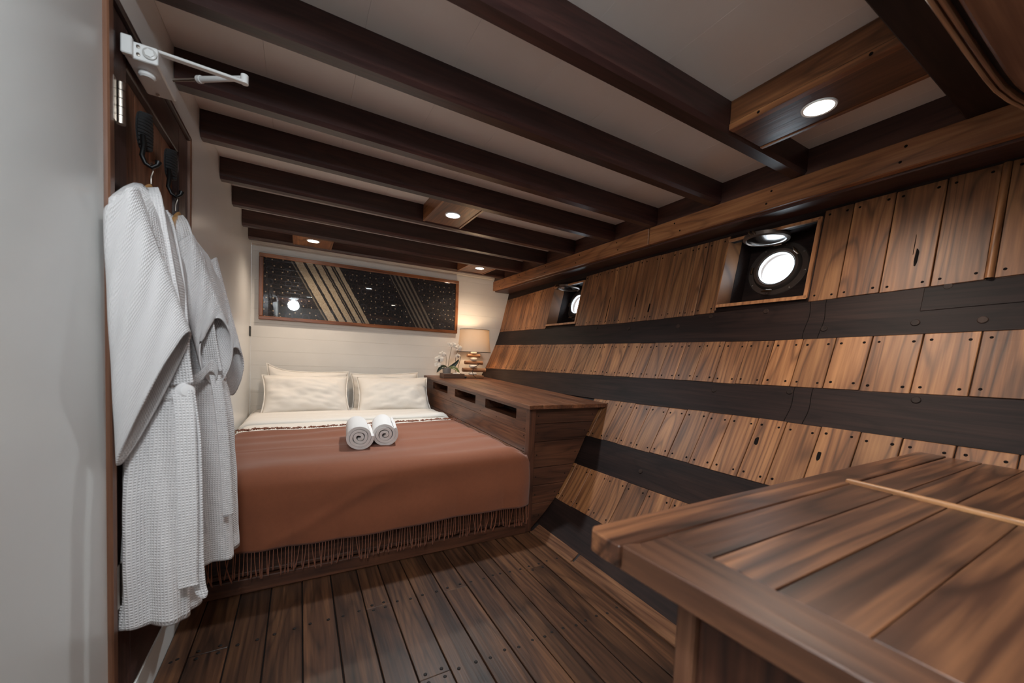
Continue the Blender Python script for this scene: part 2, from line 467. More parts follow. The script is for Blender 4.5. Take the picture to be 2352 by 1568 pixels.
# ------------------------------------------------------------------ hull form
PZ = [-.2, 0, .03, .18, .38, .56, .79, .93, 1.19, 1.36, 1.84, 2.0, 2.15]
PX = [1.05, 1.25, 1.30, 1.45, 1.577, 1.665, 1.80, 1.875, 1.985, 2.04, 2.145, 2.17, 2.185]
_zz = np.linspace(-.2, 2.15, 400)
_xx = np.interp(_zz, PZ, PX)
_k = np.exp(-0.5 * (np.arange(-20, 21) / 7.0) ** 2); _k /= _k.sum()
_xs = np.convolve(np.pad(_xx, 20, mode='edge'), _k, mode='valid')
_m = _zz < 0.1
_xs[_m] = _xx[_m]
def hullX(z, y):
    t = min(max((y - 1.9) / 2.16, 0), 1)
    return float(np.interp(z, _zz, _xs)) + 0.045 * t
def edge(ys, zs):
    return lambda y: float(np.interp(y, ys, zs))
EY = [0.2, 1.0, 2.0, 4.0]
E0 = edge(EY, [1.795, 1.789, 1.782, 1.73])
E1t = edge(EY, [1.397, 1.36, 1.335, 1.350])
E1b = edge(EY, [1.21, 1.183, 1.18, 1.186])
E2t = edge(EY, [.995, .975, .955, .916])
E2b = edge(EY, [.835, .824, .79, .76])
E3t = edge(EY, [.59, .58, .562, .54])
E3b = edge(EY, [.42, .413, .38, .36])
E4t = edge(EY, [.19, .185, .178, .17])
E4b = lambda y: 0.035
E5 = lambda y: 2.06
YF, YB, XL, YN = 1.905, 4.06, -0.384, -1.7   # bed foot, back wall, left wall, wall behind camera
ZC = 2.035

def hull_slab(mb, ys, zlo, zhi, oin, oout, nz=6):
    """solid strip following the hull; oin/oout = inward offsets of the two faces"""
    ny = len(ys); V = []; F = []
    for y in ys:
        a, b_ = zlo(y), zhi(y)
        for k in range(nz + 1):
            z = a + (b_ - a) * k / nz
            x = hullX(z, y)
            V.append((x - oin, y, z)); V.append((x - oout, y, z))
    S = (nz + 1) * 2
    for j in range(ny - 1):
        for k in range(nz):
            i0 = j * S + k * 2
            F.append((i0, i0 + 2, i0 + S + 2, i0 + S))
            F.append((i0 + 1, i0 + S + 1, i0 + S + 3, i0 + 3))
        i0 = j * S; F.append((i0, i0 + S, i0 + S + 1, i0 + 1))
        i0 = j * S + nz * 2; F.append((i0, i0 + 1, i0 + S + 1, i0 + S))
    for j in (0, ny - 1):
        for k in range(nz):
            i0 = j * S + k * 2
            F.append((i0, i0 + 1, i0 + 3, i0 + 2))
    mb.add(V, F)
    return mb

def yr(a, b_, step=0.3):
    n = max(1, int(math.ceil((b_ - a) / step)))
    return [a + (b_ - a) * k / n for k in range(n + 1)]

WIN = [(0.893, 1.33), (2.595, 3.04)]
E = 0.0
# backing shell of the hull, open where the portholes are
mb = MB()
hull_slab(mb, yr(YN, YB), lambda y: -0.12, E1t, 0.0, -0.03, 14)
hull_slab(mb, yr(YN, YB), E0, lambda y: 2.14, 0.0, -0.03, 3)
for a, b_ in ((YN, WIN[0][0] - .006), (WIN[0][1] + .006, WIN[1][0] - .006), (WIN[1][1] + .006, YB)):
    hull_slab(mb, yr(a, b_), E1t, E0, 0.0, -0.03, 5)
for a, b_ in WIN:
    hull_slab(mb, yr(a, b_), E1t, lambda y: E1t(y) + .03, 0.0, -0.03, 2)
    hull_slab(mb, yr(a, b_), lambda y: E0(y) - .032, E0, 0.0, -0.03, 2)
hull = struct(mb.build('wall_right', mt_dark))

for lo, hi, t in ((E0, E5, .012), (E1b, E1t, .012), (E2b, E2t, .012), (E3b, E3t, .012), (E4b, E4t, .012)):
    hull_slab(MB(), yr(YN, YB), lo, hi, t, -0.002, 5).build('stringer', mt_stringer, hull, bev=0.003)
# scarfed piece let into the upper stringer at the near end
hull_slab(MB(), yr(-0.4, 0.515), lambda y: E1t(y) - .095, lambda y: E1t(y) - .006, .0145, .010, 2).build('stringer', mt_stringer, hull, bev=0.002)

# nails
def nail_mesh(name, r, h, mat, n=8, axis='X'):
    m2 = MB()
    if axis == 'X': m2.lathe([(r, 0.004), (r, 0), (r * 0.75, -h)], (0, 0, 0), n, (1, 0, 0))
    else: m2.lathe([(r, -0.004), (r, 0), (r * 0.75, h)], (0, 0, 0), n)
    me = bpy.data.meshes.new(name); me.from_pydata(m2.V, [], m2.F); me.materials.append(mat); me.update()
    return me
NAIL = nail_mesh('nail', 0.0052, 0.0014, mt_nail)
FNAIL = nail_mesh('floor_nail', 0.0062, 0.0012, mt_nailf, axis='Z')
far_nails = MB()
def put_nail(x, y, z, parent, me=NAIL, rot=0.0, s=1.0):
    o = bpy.data.objects.new('nail', me)
    COL.objects.link(o)
    o.parent = parent
    o.location = (x, y, z); o.rotation_euler = (0, rot, 0); o.scale = (1, s, s)
    return o

def slope(z, y):
    return math.atan2(hullX(z + .03, y) - hullX(z - .03, y), .06)

PT = 0.0150
def plank_row(seams, lo, hi, nail=True, ragged=0.0018):
    for a, b_ in zip(seams[:-1], seams[1:]):
        if a > b_: a, b_ = b_, a
        rg0, rg1 = random.uniform(-ragged, ragged), random.uniform(-ragged, ragged)
        lo2 = (lambda y, g=rg0: lo(y) - 0.002 + g); hi2 = (lambda y, g=rg1: hi(y) + 0.002 + g)
        th = PT + random.uniform(-.0008, .0012)
        o = hull_slab(MB(), [a + .0016, b_ - .0016], lo2, hi2, th, 0.0, 6).build('plank', mt_plank, hull, bev=0.0018)
        if not nail: continue
        wdt = b_ - a
        for y in (a + min(.022, wdt * .2), b_ - min(.022, wdt * .2)):
            for z in (lo2(y) + .024 + random.uniform(-.003, .003), hi2(y) - .024 + random.uniform(-.003, .003)):
                x = hullX(z, y) - th
                al = slope(z, y)
                if y < 2.75:
                    put_nail(x, y, z, o, rot=-al * -1, s=random.uniform(.9, 1.1))
                else:
                    far_nails.lathe([(.0052, .004), (.0052, 0), (.004, -.0014)], (x, y, z), 6, (cos(al), 0, -sin(al)))

def fill(a, b_, w=.135, j=.02):
    out = [a]; n = max(1, round((b_ - a) / w))
    for k in range(1, n): out.append(a + (b_ - a) * k / n + random.uniform(-j, j))
    return out + [b_]
row1a = fill(-0.55, .205, .14) + [.354]
plank_row(row1a, E1t, E0)
plank_row([.372, .501, .643, .78, .887], E1t, E0)
plank_row([1.336, 1.461, 1.539, 1.671, 1.81, 1.943, 2.093, 2.196, 2.287, 2.424, 2.588], E1t, E0)
plank_row([3.047, 3.276, 3.419, 3.547, 3.735, 3.86, 3.96, 4.056], E1t, E0)
row2 = fill(-.55, .222, .13) + [.355, .49, .63, .747, .867, .985, 1.106, 1.224, 1.341, 1.455, 1.57, 1.682, 1.798, 1.913, 2.035, 2.158, 2.282, 2.405, 2.531, 2.653, 2.775, 2.911] + fill(3.04, 4.056, .135)
plank_row(row2, E2t, E1b)
row3 = fill(-.3, .232, .13) + [.353, .475, .587, .709, .831, .944, 1.065, 1.176, 1.301, 1.413, 1.533, 1.652, 1.774, 1.90, 2.02]
plank_row(row3, E3t, E2b)
row4 = fill(.2, 1.05, .14) + [1.184, 1.331, 1.468, 1.609, 1.762, 1.90, 2.0]
plank_row(row4, E4t, E3b)
fn = far_nails.build('nails', mt_nail, hull); fn['kind'] = 'stuff'
# half-round batten at the near end of the top row
hb = MB()
prof = []
for k in range(9):
    t = pi * k / 8
    prof.append((cos(t) * .010, sin(t) * .014))
rows = []
for k in range(9):
    z = E1t(.363) + (E0(.363) - E1t(.363)) * k / 8
    rows.append([(hullX(z, .363) - .016 - d, .363 + w, z) for w, d in prof])
solid = grid('batten', rows, mt_plank, hull)
# dark bolt plugs on the stringers
for y, z in ((.80, 1.235), (1.06, 1.335), (.455, 1.375), (.52, 1.245), (.36, 1.245), (1.95, 1.29), (2.3, 1.31), (1.55, 1.285), (1.35, 1.33), (.47, .965), (.86, .955), (1.42, .47), (1.2, .93)):
    x = hullX(z, y) - .0135
    al = slope(z, y)
    MB().lathe([(.013, .006), (.013, 0), (.011, -.002)], (x, y, z), 14, (cos(al), 0, -sin(al))).build('bolt_plug', mt_plug, hull)
# dark drip stains running down the stringers under the nearer porthole
for y, lo, hi in ((.872, E1b, E1t), (.812, E1b, E1t), (.842, E2b, E2t), (.775, E2b, E2t)):
    pts = []
    for k in range(13):
        z = lo(y) + (hi(y) - lo(y)) * k / 12
        yy = y + .004 * sin(z * 40 + y * 90)
        pts.append((hullX(z, yy) - .0122, yy, z))
    MB().tube(pts, [.0011 + .0006 * abs(sin(k * 1.7)) for k in range(13)], 6).build('drip_stain', mt_nail, hull)
# splits and knot holes in a few planks
for y, z, l_, w_ in ((.551, 1.502, .034, .0062), (.562, 1.555, .04, .0012), (1.943, 1.49, .045, .004), (1.813, 1.421, .03, .006), (2.221, 1.45, .10, .0028), (.918, .733, .016, .010), (.686, .726, .016, .008)):
    V = []; n = 12
    for k in range(n):
        a = 2 * pi * k / n
        zz = z + sin(a) * l_ * (1 + .15 * sin(3 * a + y * 9)); yy = y + cos(a) * w_ * (1 + .25 * sin(2 * a + z * 7))
        V += [(hullX(zz, yy) - PT - .0024, yy, zz), (hullX(zz, yy) - PT + .004, yy, zz)]
    F = [(2 * k, 2 * ((k + 1) % n), 2 * ((k + 1) % n) + 1, 2 * k + 1) for k in range(n)] + [tuple(range(0, 2 * n, 2)), tuple(range(1, 2 * n, 2))[::-1]]
    MB().add(V, F).build('knot_hole', mt_nail, hull)
# limber boards where hull meets floor
for a, b_ in ((1.52, 1.90), (-.6, 1.505)):
    hull_slab(MB(), [a, b_], lambda y: 0.0, lambda y: .037, .016, -.002, 2).build('limber_board', mt_limber, hull, bev=.002)

# ------------------------------------------------------------------ floor
floor = struct(box('floor', XL - .05, 1.34, YN, YB + .04, -.06, -.012, mt_caulk, bev=0))
seams = [XL, -.316, -.204, -.094, .022, .137, .249, .348, .455, .57, .684, .80, .89, 1.0, 1.112, 1.228]
J = {1: [1.579], 6: [1.581], 7: [1.148], 9: [1.559], 13: [1.561], 3: [.62], 11: [.55], 2: [.95 - .4], 4: [.3]}
for i in range(len(seams) - 1):
    cuts = [YN] + sorted(J.get(i, [])) + [YF + .02]
    for a, b_ in zip(cuts[:-1], cuts[1:]):
        x0, x1 = seams[i] + .0022, seams[i + 1] - .0022
        o = box('plank', x0, x1, a + .0012, b_ - .0012, -.02, random.uniform(-.001, .001), mt_floor, floor, bev=.0016)
        for yj in (1.58, 1.14, .70):
            if a < yj < b_ or abs(yj - a) < .02 or abs(yj - b_) < .02:
                for x in (x0 + .024, x1 - .024):
                    yy = yj + random.uniform(-.006, .006)
                    if abs(yj - a) < .02: yy = a + .018
                    if abs(yj - b_) < .02: yy = b_ - .018
                    n_ = put_nail(x, yy, .0008, o, FNAIL); n_.scale = (1, 1, 1)
box('floor_edge', 1.233, 1.262, YN, YF, -.012, .004, mt_limber, floor, bev=.002)

# ------------------------------------------------------------------ left wall, door, rear walls
DY0, DY1, DZ0, DZ1 = 1.196, 1.938, .108, 1.836
mb = MB()
mb.box(XL - .06, XL, YN, DY0, -.02, 2.1); mb.box(XL - .06, XL, DY1, YB, -.02, 2.1)
mb.box(XL - .06, XL, DY0, DY1, -.02, DZ0); mb.box(XL - .06, XL, DY0, DY1, DZ1, 2.1)
wl = struct(mb.build('wall_left', mt_wall))
door = struct(empty('door_1', (XL, 1.57, DZ0)), 'dark framed wooden door with a lighter recessed panel behind the bathrobes')
MB().box(XL - .05, XL + .010, DY0, DY0 + .028, DZ0, DZ1).build('casing', mt_casing, door, bev=.003)
MB().box(XL - .05, XL + .008, DY1 - .016, DY1, DZ0, DZ1).build('casing', mt_casing, door, bev=.003)
MB().box(XL - .05, XL + .008, DY0 + .028, DY1 - .016, DZ1 - .016, DZ1).build('casing', mt_door_dy, door, bev=.003)
sx0, sx1 = XL - .045, XL - .002
MB().box(sx0, sx1, DY0 + .03, 1.335, DZ0 + .004, DZ1 - .018).build('stile', mt_door_d, door, bev=.004, seg=2)
MB().box(sx0, sx1, 1.80, DY1 - .018, DZ0 + .004, DZ1 - .018).build('stile', mt_door_d, door, bev=.004, seg=2)
MB().box(sx0, sx1, 1.335, 1.80, 1.722, DZ1 - .018).build('rail', mt_door_dy, door, bev=.004, seg=2)
MB().box(sx0, sx1, 1.335, 1.80, DZ0 + .004, .32).build('rail', mt_door_dy, door, bev=.004, seg=2)
MB().box(sx0, sx1, 1.335, 1.80, .88, 1.0).build('rail', mt_door_dy, door, bev=.004, seg=2)
for k in range(4):
    y0 = 1.335 + k * .11625
    for z0, z1 in ((.32, .88), (1.0, 1.722)):
        MB().box(sx0 + .01, sx1 - .018, y0, y0 + .11625, z0, z1).build('panel_board', mt_door_p, door, bev=.0015)
for z0, z1 in ((1.548, 1.642), (1.234, 1.330), (.404, .511)):
    h = MB().box(XL - .001, XL + .0105, 1.218, 1.232, z0, z1).build('hinge', mt_steel, door)
    n = 5; hh = (z1 - z0) / n
    for k in range(n):
        MB().cyl((XL + .014, 1.245, z0 + hh * k + .0008), (XL + .014, 1.245, z0 + hh * (k + 1) - .0008), .0085, 12).build('knuckle', mt_steel, h, smooth=True)

# back wall of painted boards
wb = struct(box('wall_back', XL - .05, 2.3, YB + .012, YB + .05, -.02, 2.1, mt_wallb, bev=0))
zb = [0, .13, .26, .39, .52, .64, .76, .885, 1.01, 1.135, 1.26, 1.385, 1.51, 1.635, 1.76, 1.885, 2.06]
for a, b_ in zip(zb[:-1], zb[1:]):
    if b_ < .4: continue
    box('board', XL, 2.25, YB, YB + .014, a + .0003, b_ - .0003, mt_wallb, wb, bev=.0008)
box('cover_board', XL, 2.12, YB - .012, YB + .002, 1.945, ZC, mt_wallb, wb, bev=.002)
struct(box('wall_front', XL - .05, 2.3, YN - .05, YN, -.05, 2.1, mt_wall, bev=0))
# outlet by the bed
sw = MB().box(XL, XL + .008, 3.955, 4.02, 1.135, 1.222).build('wall_outlet', mt_black, bev=.003)
tag(sw, 'small black outlet plate low on the left wall near the corner above the pillows', 'outlet')

# ------------------------------------------------------------------ ceiling, beams
ceil = struct(box('ceiling', XL - .05, 2.25, YN, YB, ZC + .012, ZC + .05, mt_ceil, bev=0))
xs = [XL, -.12, .16, .45, .74, 1.03, 1.31, 1.60, 1.89, 2.02]
for a, b_ in zip(xs[:-1], xs[1:]):
    box('ceiling_board', a + .0002, b_ - .0002, YN, YB, ZC, ZC + .014, mt_ceil, ceil, bev=.0006)
BZ = 1.925
BEAMS = [.905, 1.303, 1.725, 2.10, 2.555, 2.965, 3.42, 3.80]
TB = .06
for y in BEAMS:
    prof = [(y, ZC + .003), (y, BZ + .014), (y + .012, BZ), (y + TB - .004, BZ), (y + TB, BZ + .004), (y + TB, ZC + .003)]
    V = [(XL + .002, a, b_) for a, b_ in prof] + [(1.968, a, b_) for a, b_ in prof]
    n = len(prof)
    F = [(k, (k + 1) % n, n + (k + 1) % n, n + k) for k in range(n)] + [tuple(range(n)), tuple(range(n, 2 * n))]
    MB().add(V, F).build('ceiling_beam', mt_beam, ceil)
MB().box(XL + .002, 1.968, .30, .436, BZ - .005, ZC + .003).build('ceiling_beam', mt_beam_shaded, ceil, bev=.004)
for y in (-.33, -.7, -1.1, -1.45):
    MB().box(XL + .002, 1.968, y, y + TB, BZ, ZC + .003).build('ceiling_beam', mt_beam, ceil, bev=.006)
# clamp running along the hull under the beam ends
t1 = struct(MB().box(1.968, 2.08, YN, YB - .001, BZ - .003, ZC + .003).build('trim_1', mt_beamy))
for a, b_ in ((YN, 1.772), (1.78, YB - .002)):
    MB().box(1.955, 2.085, a, b_, 1.818, BZ - .002).build('clamp_board', mt_clamp, t1, bev=.004)
MB().box(1.985, 2.16, YN, YB - .002, 1.806, 1.819).build('under_board', mt_beamy, t1, bev=.002)
for y in np.arange(.15, 4.0, .47):
    for z in (1.845, 1.898):
        put_nail(1.955, float(y) + random.uniform(-.05, .05), z, t1).matrix_parent_inverse = Matrix.Identity(4)

# ------------------------------------------------------------------ downlights
def make_light(x, y, z, col, watts, label, plate, idx):
    root = empty('downlight', (x, y, z))
    tag(root, label, 'ceiling light', 'recessed downlights')
    R = .041
    MB().lathe([(R, 0.002), (R, -.003), (R + .007, -.004), (R + .009, 0), (R + .009, .004), (R, .004)], (x, y, z), 32, None, True).build('trim_ring', mt_white, root, smooth=True)
    em = emit('led_%d' % idx, col, 30.0)
    MB().lathe([(R, 0.0), (R * .6, -.003), (0.0005, -.004)], (x, y, z), 32).build('diffuser', em, root, smooth=True)
    ld = bpy.data.lights.new('downlight_lamp', 'SPOT'); ld.energy = watts * 10; ld.color = col
    ld.spot_size = radians(150); ld.spot_blend = 0.9; ld.shadow_soft_size = R
    lo = bpy.data.objects.new('lamp', ld); link(lo, root)
    lo.location = (x, y, z - .012)
    return root

def plate_x(x, y0, y1, w=.12, z=1.932, hw=None):
    """small light box between two beams: two cheeks, a plate and lips"""
    root = empty('light_box', (x, (y0 + y1) / 2, z))
    MB().box(x - w, x + w, y0, y1, z, z + .012).build('plate', mt_plate_dark if False else mt_boxy, root, bev=.001)
    for s in (-1, 1):
        MB().box(x + s * w - .007, x + s * w + .007, y0, y1, z - .004, ZC).build('cheek', mt_boxy, root, bev=.001)
    return root

lab = [('small wooden light box between the last beams over the left pillows',), ('square wooden light box between two middle beams',), ('small wooden light box between the last beams above the lamp',)]
for (i, a, b_) in ((0, 3.482, 3.80), (1, 2.162, 2.555), (2, 3.482, 3.80)):
    l_ = LIGHTS[i]
    r_ = plate_x(l_[1], a, b_, .125 if i == 1 else .14)
    tag(r_, lab[i][0], 'light box', 'wooden light boxes in the ceiling')
# long light box at the near right
lb = empty('light_box', (1.5, .67, 1.93))
tag(lb, 'long two-board wooden light box beside the clamp at top right', 'light box', 'wooden light boxes in the ceiling')
MB().box(1.405, 1.60, .436, .905, 1.930, 1.944).build('plate', mt_plate_dark, lb, bev=.002)
MB().box(1.384, 1.405, .436, .905, 1.952, ZC).build('cheek', mt_boxy, lb, bev=.002)
MB().box(1.380, 1.408, .436, .905, 1.928, 1.951).build('lip', mt_boxy, lb, bev=.002)
MB().box(1.590, 1.606, .436, .905, 1.926, ZC).build('lip', mt_boxy, lb, bev=.002)
for y in (.50, .80):
    put_nail(1.380, y, 1.94, lb).matrix_parent_inverse = Matrix.Translation(-Vector(lb.location))
for i, l_ in enumerate(LIGHTS + HIDDEN_LIGHTS):
    make_light(l_[1], l_[2], l_[3], l_[4], l_[5], l_[0], None, i)
for l_ in HIDDEN_LIGHTS:
    r_ = plate_x(l_[1], l_[2] - .14, l_[2] + .14, .13)
    tag(r_, 'wooden light box of the ' + l_[0], 'light box', 'wooden light boxes in the ceiling')

# round dome lamp on the ceiling behind the viewer
DX_, DY_ = -.12, -.10
dm = empty('dome_lamp', (DX_, DY_, ZC))
tag(dm, 'round white dome lamp on the ceiling behind the viewer', 'ceiling light')
MB().lathe([(.11, 0), (.115, -.02), (.105, -.028), (.0005, -.028)], (DX_, DY_, ZC), 32).build('base', mt_white, dm, smooth=True)
MB().lathe([(.10, -.028), (.098, -.05), (.075, -.085), (.04, -.102), (.0005, -.107)], (DX_, DY_, ZC), 32).build('globe', emit('dome_glow', COOL, 6.0), dm, smooth=True)
ld = bpy.data.lights.new('dome_light', 'POINT'); ld.energy = DOME_W; ld.color = COOL; ld.shadow_soft_size = .09
lo_ = bpy.data.objects.new('dome_light', ld); link(lo_, dm); lo_.location = (DX_, DY_, ZC - .20)

# ------------------------------------------------------------------ portholes
def window(idx, y0, y1, PORT):
    zc0, zc1 = E1t((y0 + y1) / 2) + .026, E0((y0 + y1) / 2) - .020
    yc = (y0 + y1) / 2
    P0 = Vector((hullX(zc0, yc), 0, zc0)); P1 = Vector((hullX(zc1, yc), 0, zc1))
    et = (P1 - P0).normalized(); H_ = (P1 - P0).length
    en = Vector((et.z, 0, -et.x)).normalized(); ey = Vector((0, 1, 0))
    O = P0
    D = .21
    eh = Vector((1, 0, .06)).normalized()
    def P(y, t, n): return O + ey * y + et * t + eh * n
    root = struct(empty('window_%d' % idx, tuple(P(yc, 0, 0))), 'brass porthole with raised lid in a square wooden recess, ' + ('the nearer one' if idx == 1 else 'the farther one'))
    def bx(name, ya, yb, ta, tb, na, nb, mat, par=None, bev=.001):
        V = [P(a, b_, c) for a in (ya, yb) for b_ in (ta, tb) for c in (na, nb)]
        m2 = MB().add(V, [(0, 1, 3, 2), (4, 6, 7, 5), (0, 4, 5, 1), (2, 3, 7, 6), (0, 2, 6, 4), (1, 5, 7, 3)])
        return m2.build(name, mat, par or root, bev=bev)
    w = .014
    # reveal panels
    bx('reveal_panel', y1, y1 + .012, -.02, H_ + .02, -.019, .10, mt_plank)
    bx('reveal_panel', y1 + .0, y1 + .018, -.03, H_ + .03, .101, D + .01, mt_stringer)
    bx('reveal_panel', y0 - .02, y0, -.03, H_ + .03, -.012, D + .01, mt_stringer)
    bx('reveal_panel', y0 - .02, y1 + .02, H_, H_ + .03, -.012, D + .02, mt_stringer)
    bx('reveal_panel', y0 - .02, y1 + .02, -.03, 0, -.012, D + .02, mt_stringer)
    # pale trim around the opening
    bx('trim_strip', y0 - .002, y0 + w, 0, H_, -.024, -.004, mt_stripz)
    bx('trim_strip', y0, y1, H_ - w, H_ + .002, -.024, -.004, mt_stripz)
    bx('trim_strip', y0, y1, -.004, w, -.024, -.004, mt_stripz)
    bx('sill_board', y0 - .002, y1 + .002, -.030, -.002, -.012, .001, mt_stringer)
    bx('sill_board', y0 - .002, y1 + .002, H_ + .002, H_ + .032, -.012, .001, mt_stringer)
    # outer hull boards with a round hole
    pc_y, pc_t, R = yc + PORT[0], PORT[1], PORT[2]
    n = 48; V = []; F = []
    ang = [2 * pi * k / n for k in range(n)]
    def rect_pt(a):
        dy, dt = cos(a), sin(a); s = 1e9
        if dy > 1e-9: s = min(s, (y1 + .01 - pc_y) / dy)
        if dy < -1e-9: s = min(s, (y0 - .01 - pc_y) / dy)
        if dt > 1e-9: s = min(s, (H_ + .01 - pc_t) / dt)
        if dt < -1e-9: s = min(s, (-.01 - pc_t) / dt)
        return pc_y + dy * s, pc_t + dt * s
    for nn in (D, D + .03):
        for a in ang: V.append(P(pc_y + cos(a) * (R + .012), pc_t + sin(a) * (R + .012), nn))
        for a in ang:
            yy, tt = rect_pt(a); V.append(P(yy, tt, nn))
    for k in range(n):
        k2 = (k + 1) % n
        F.append((k, k2, n + k2, n + k)); F.append((2 * n + k, 3 * n + k, 3 * n + k2, 2 * n + k2))
        F.append((k, 2 * n + k, 2 * n + k2, k2)); F.append((n + k, n + k2, 3 * n + k2, 3 * n + k))
    MB().add(V, F).build('hull_board', mt_stringer, root)
    # bronze flange, rim, glass
    c = P(pc_y, pc_t, D)
    MB().lathe([(R + .012, .02), (R + .012, -.004), (R + .058, -.004), (R + .062, 0), (R + .062, .006)], c, 48, tuple(en), True).build('flange', mt_bronze_d, root, smooth=True)
    rim = MB().lathe([(R, .03), (R, -.014), (R + .006, -.022), (R + .02, -.022), (R + .03, -.012), (R + .032, -.003)], c, 48, tuple(en), True).build('rim', mt_bronze_d, root, smooth=True)
    MB().lathe([(R - .004, .004), (R - .001, -.016), (R + .004, -.017), (R + .005, .004)], c, 48, tuple(en), True).build('inner_ring', mt_lid, root, smooth=True)
    MB().lathe([(R, .004), (R, .0), (.0005, -.0005)], c, 48, tuple(en)).build('pane', mt_glass, root)
    for k in range(8):
        a = 2 * pi * k / 8 + .2
        q = P(pc_y + cos(a) * (R + .05), pc_t + sin(a) * (R + .05), D - .004)
        MB().lathe([(.007, 0), (.007, -.003), (.003, -.005)], q, 10, tuple(en)).build('bolt', mt_bronze_d, root, smooth=True)
    # side hinge, clamps
    q = P(pc_y + R + .04, pc_t + .01, D - .012)
    MB().cyl(q - et * .018, q + et * .018, .007, 10).build('hinge', mt_brass, root, smooth=True)
    for a, L_ in ((-.62 + pi, .05), (-pi / 2, .05)):
        q0 = P(pc_y + cos(a) * (R + .028), pc_t + sin(a) * (R + .028), D - .02)
        q1 = P(pc_y + cos(a) * (R + .04), pc_t + sin(a) * (R + .04), D - .062)
        cl = MB().cyl(q0, q1, .006, 10).build('clamp_screw', mt_brass, root, smooth=True)
        tv = (ey * -sin(a) + et * cos(a))
        MB().tube([q1 - tv * .026, q1 - tv * .012 - en * .004, q1 - en * .005, q1 + tv * .012 - en * .004, q1 + tv * .026], [.004, .006, .008, .006, .004], 8).build('wing_nut', mt_brass, cl, smooth=True)
    # raised lid, hinged at the top
    hq = P(pc_y, pc_t + R + .038, D) - en * .040
    hg = MB().cyl(hq - ey * .02, hq + ey * .02, .008, 10).build('lid_hinge', mt_brass, root, smooth=True)
    ang_l = radians(LID)
    el = Vector((-cos(ang_l), 0, sin(ang_l)))   # from hinge outwards along the lid
    ln = Vector((sin(ang_l), 0, cos(ang_l)))
    lc = hq + el * (R + .026)
    lid = MB().lathe([(.0005, .004), (R + .008, .004), (R + .014, .010), (R + .014, -.004), (R + .006, -.010), (R - .002, -.004), (R - .010, -.003), (R - .018, -.004), (.0005, -.008)], lc, 48, tuple(ln)).build('lid', mt_lid, root, smooth=True)
    MB().lathe([(R + .0155, .012), (R + .0155, -.006), (R + .004, -.0115), (R + .0, -.006)], lc, 48, tuple(ln), True).build('gasket', mt_bronze_d, lid, smooth=True)
    MB().cyl(hq, hq + el * .02, .009, 8).build('lug', mt_brass, lid)
    tp = lc + el * (R + .02) + ey * .01
    for s in (-.010, .010):
        MB().tube([tp + ey * s - el * .004, tp + ey * s + el * .012 + ln * .004, tp + ey * s + el * .022 + ln * .008], .005, 8).build('lug', mt_brass, lid, smooth=True)
    return root
LID = 3
window(1, *WIN[0], (.055, .213, .091))
window(2, *WIN[1], (.092, .208, .091))

# ------------------------------------------------------------------ storage cabinet beside the bed
def ctz(y): return .752 + .020 * (y - 1.9)          # underside of the top rises slightly
CX = 1.20
cab = empty('storage_cabinet', (CX, YF, 0))
tag(cab, 'low dark wooden storage cabinet with three slots built between bed and hull', 'cabinet')
def slab_y(name, x0, x1, y0, y1, zlo, zhi, mat, par=cab, bev=.002):
    """box whose top and bottom follow functions of y"""
    V = []
    for x in (x0, x1):
        for y in (y0, y1):
            V += [(x, y, zlo(y)), (x, y, zhi(y))]
    return MB().add(V, [(0, 1, 3, 2), (4, 6, 7, 5), (0, 4, 5, 1), (2, 3, 7, 6), (0, 2, 6, 4), (1, 5, 7, 3)]).build(name, mat, par, bev=bev)
# top boards, the last one shaped to the hull
tx = [1.172, 1.27, 1.375, 1.48, 1.585, 1.69]
for k in range(len(tx) - 1):
    cut = [1.872, YB - .002] if k % 2 == 0 else [1.872, 2.95 + .2 * k, YB - .002]
    for a, b_ in zip(cut[:-1], cut[1:]):
        slab_y('top_board', tx[k] + .0006, tx[k + 1] - .0006, a + .0006, b_ - .0006, ctz, lambda y: ctz(y) + .024, mt_cabtop, bev=.0012)
V = []
ys_ = yr(1.872, YB - .002, .3)
for y in ys_:
    for z in (ctz(y), ctz(y) + .024):
        V += [(1.6906, y, z), (hullX(z, y) - .0128, y, z)]
F = []
for j in range(len(ys_) - 1):
    a = j * 4; b_ = a + 4
    F += [(a, a + 1, b_ + 1, b_), (a + 2, b_ + 2, b_ + 3, a + 3), (a, b_, b_ + 2, a + 2), (a + 1, a + 3, b_ + 3, b_ + 1)]
F += [(0, 2, 3, 1), (len(V) - 4, len(V) - 3, len(V) - 1, len(V) - 2)]
MB().add(V, F).build('top_board', mt_cabtop, cab, bev=.0012)
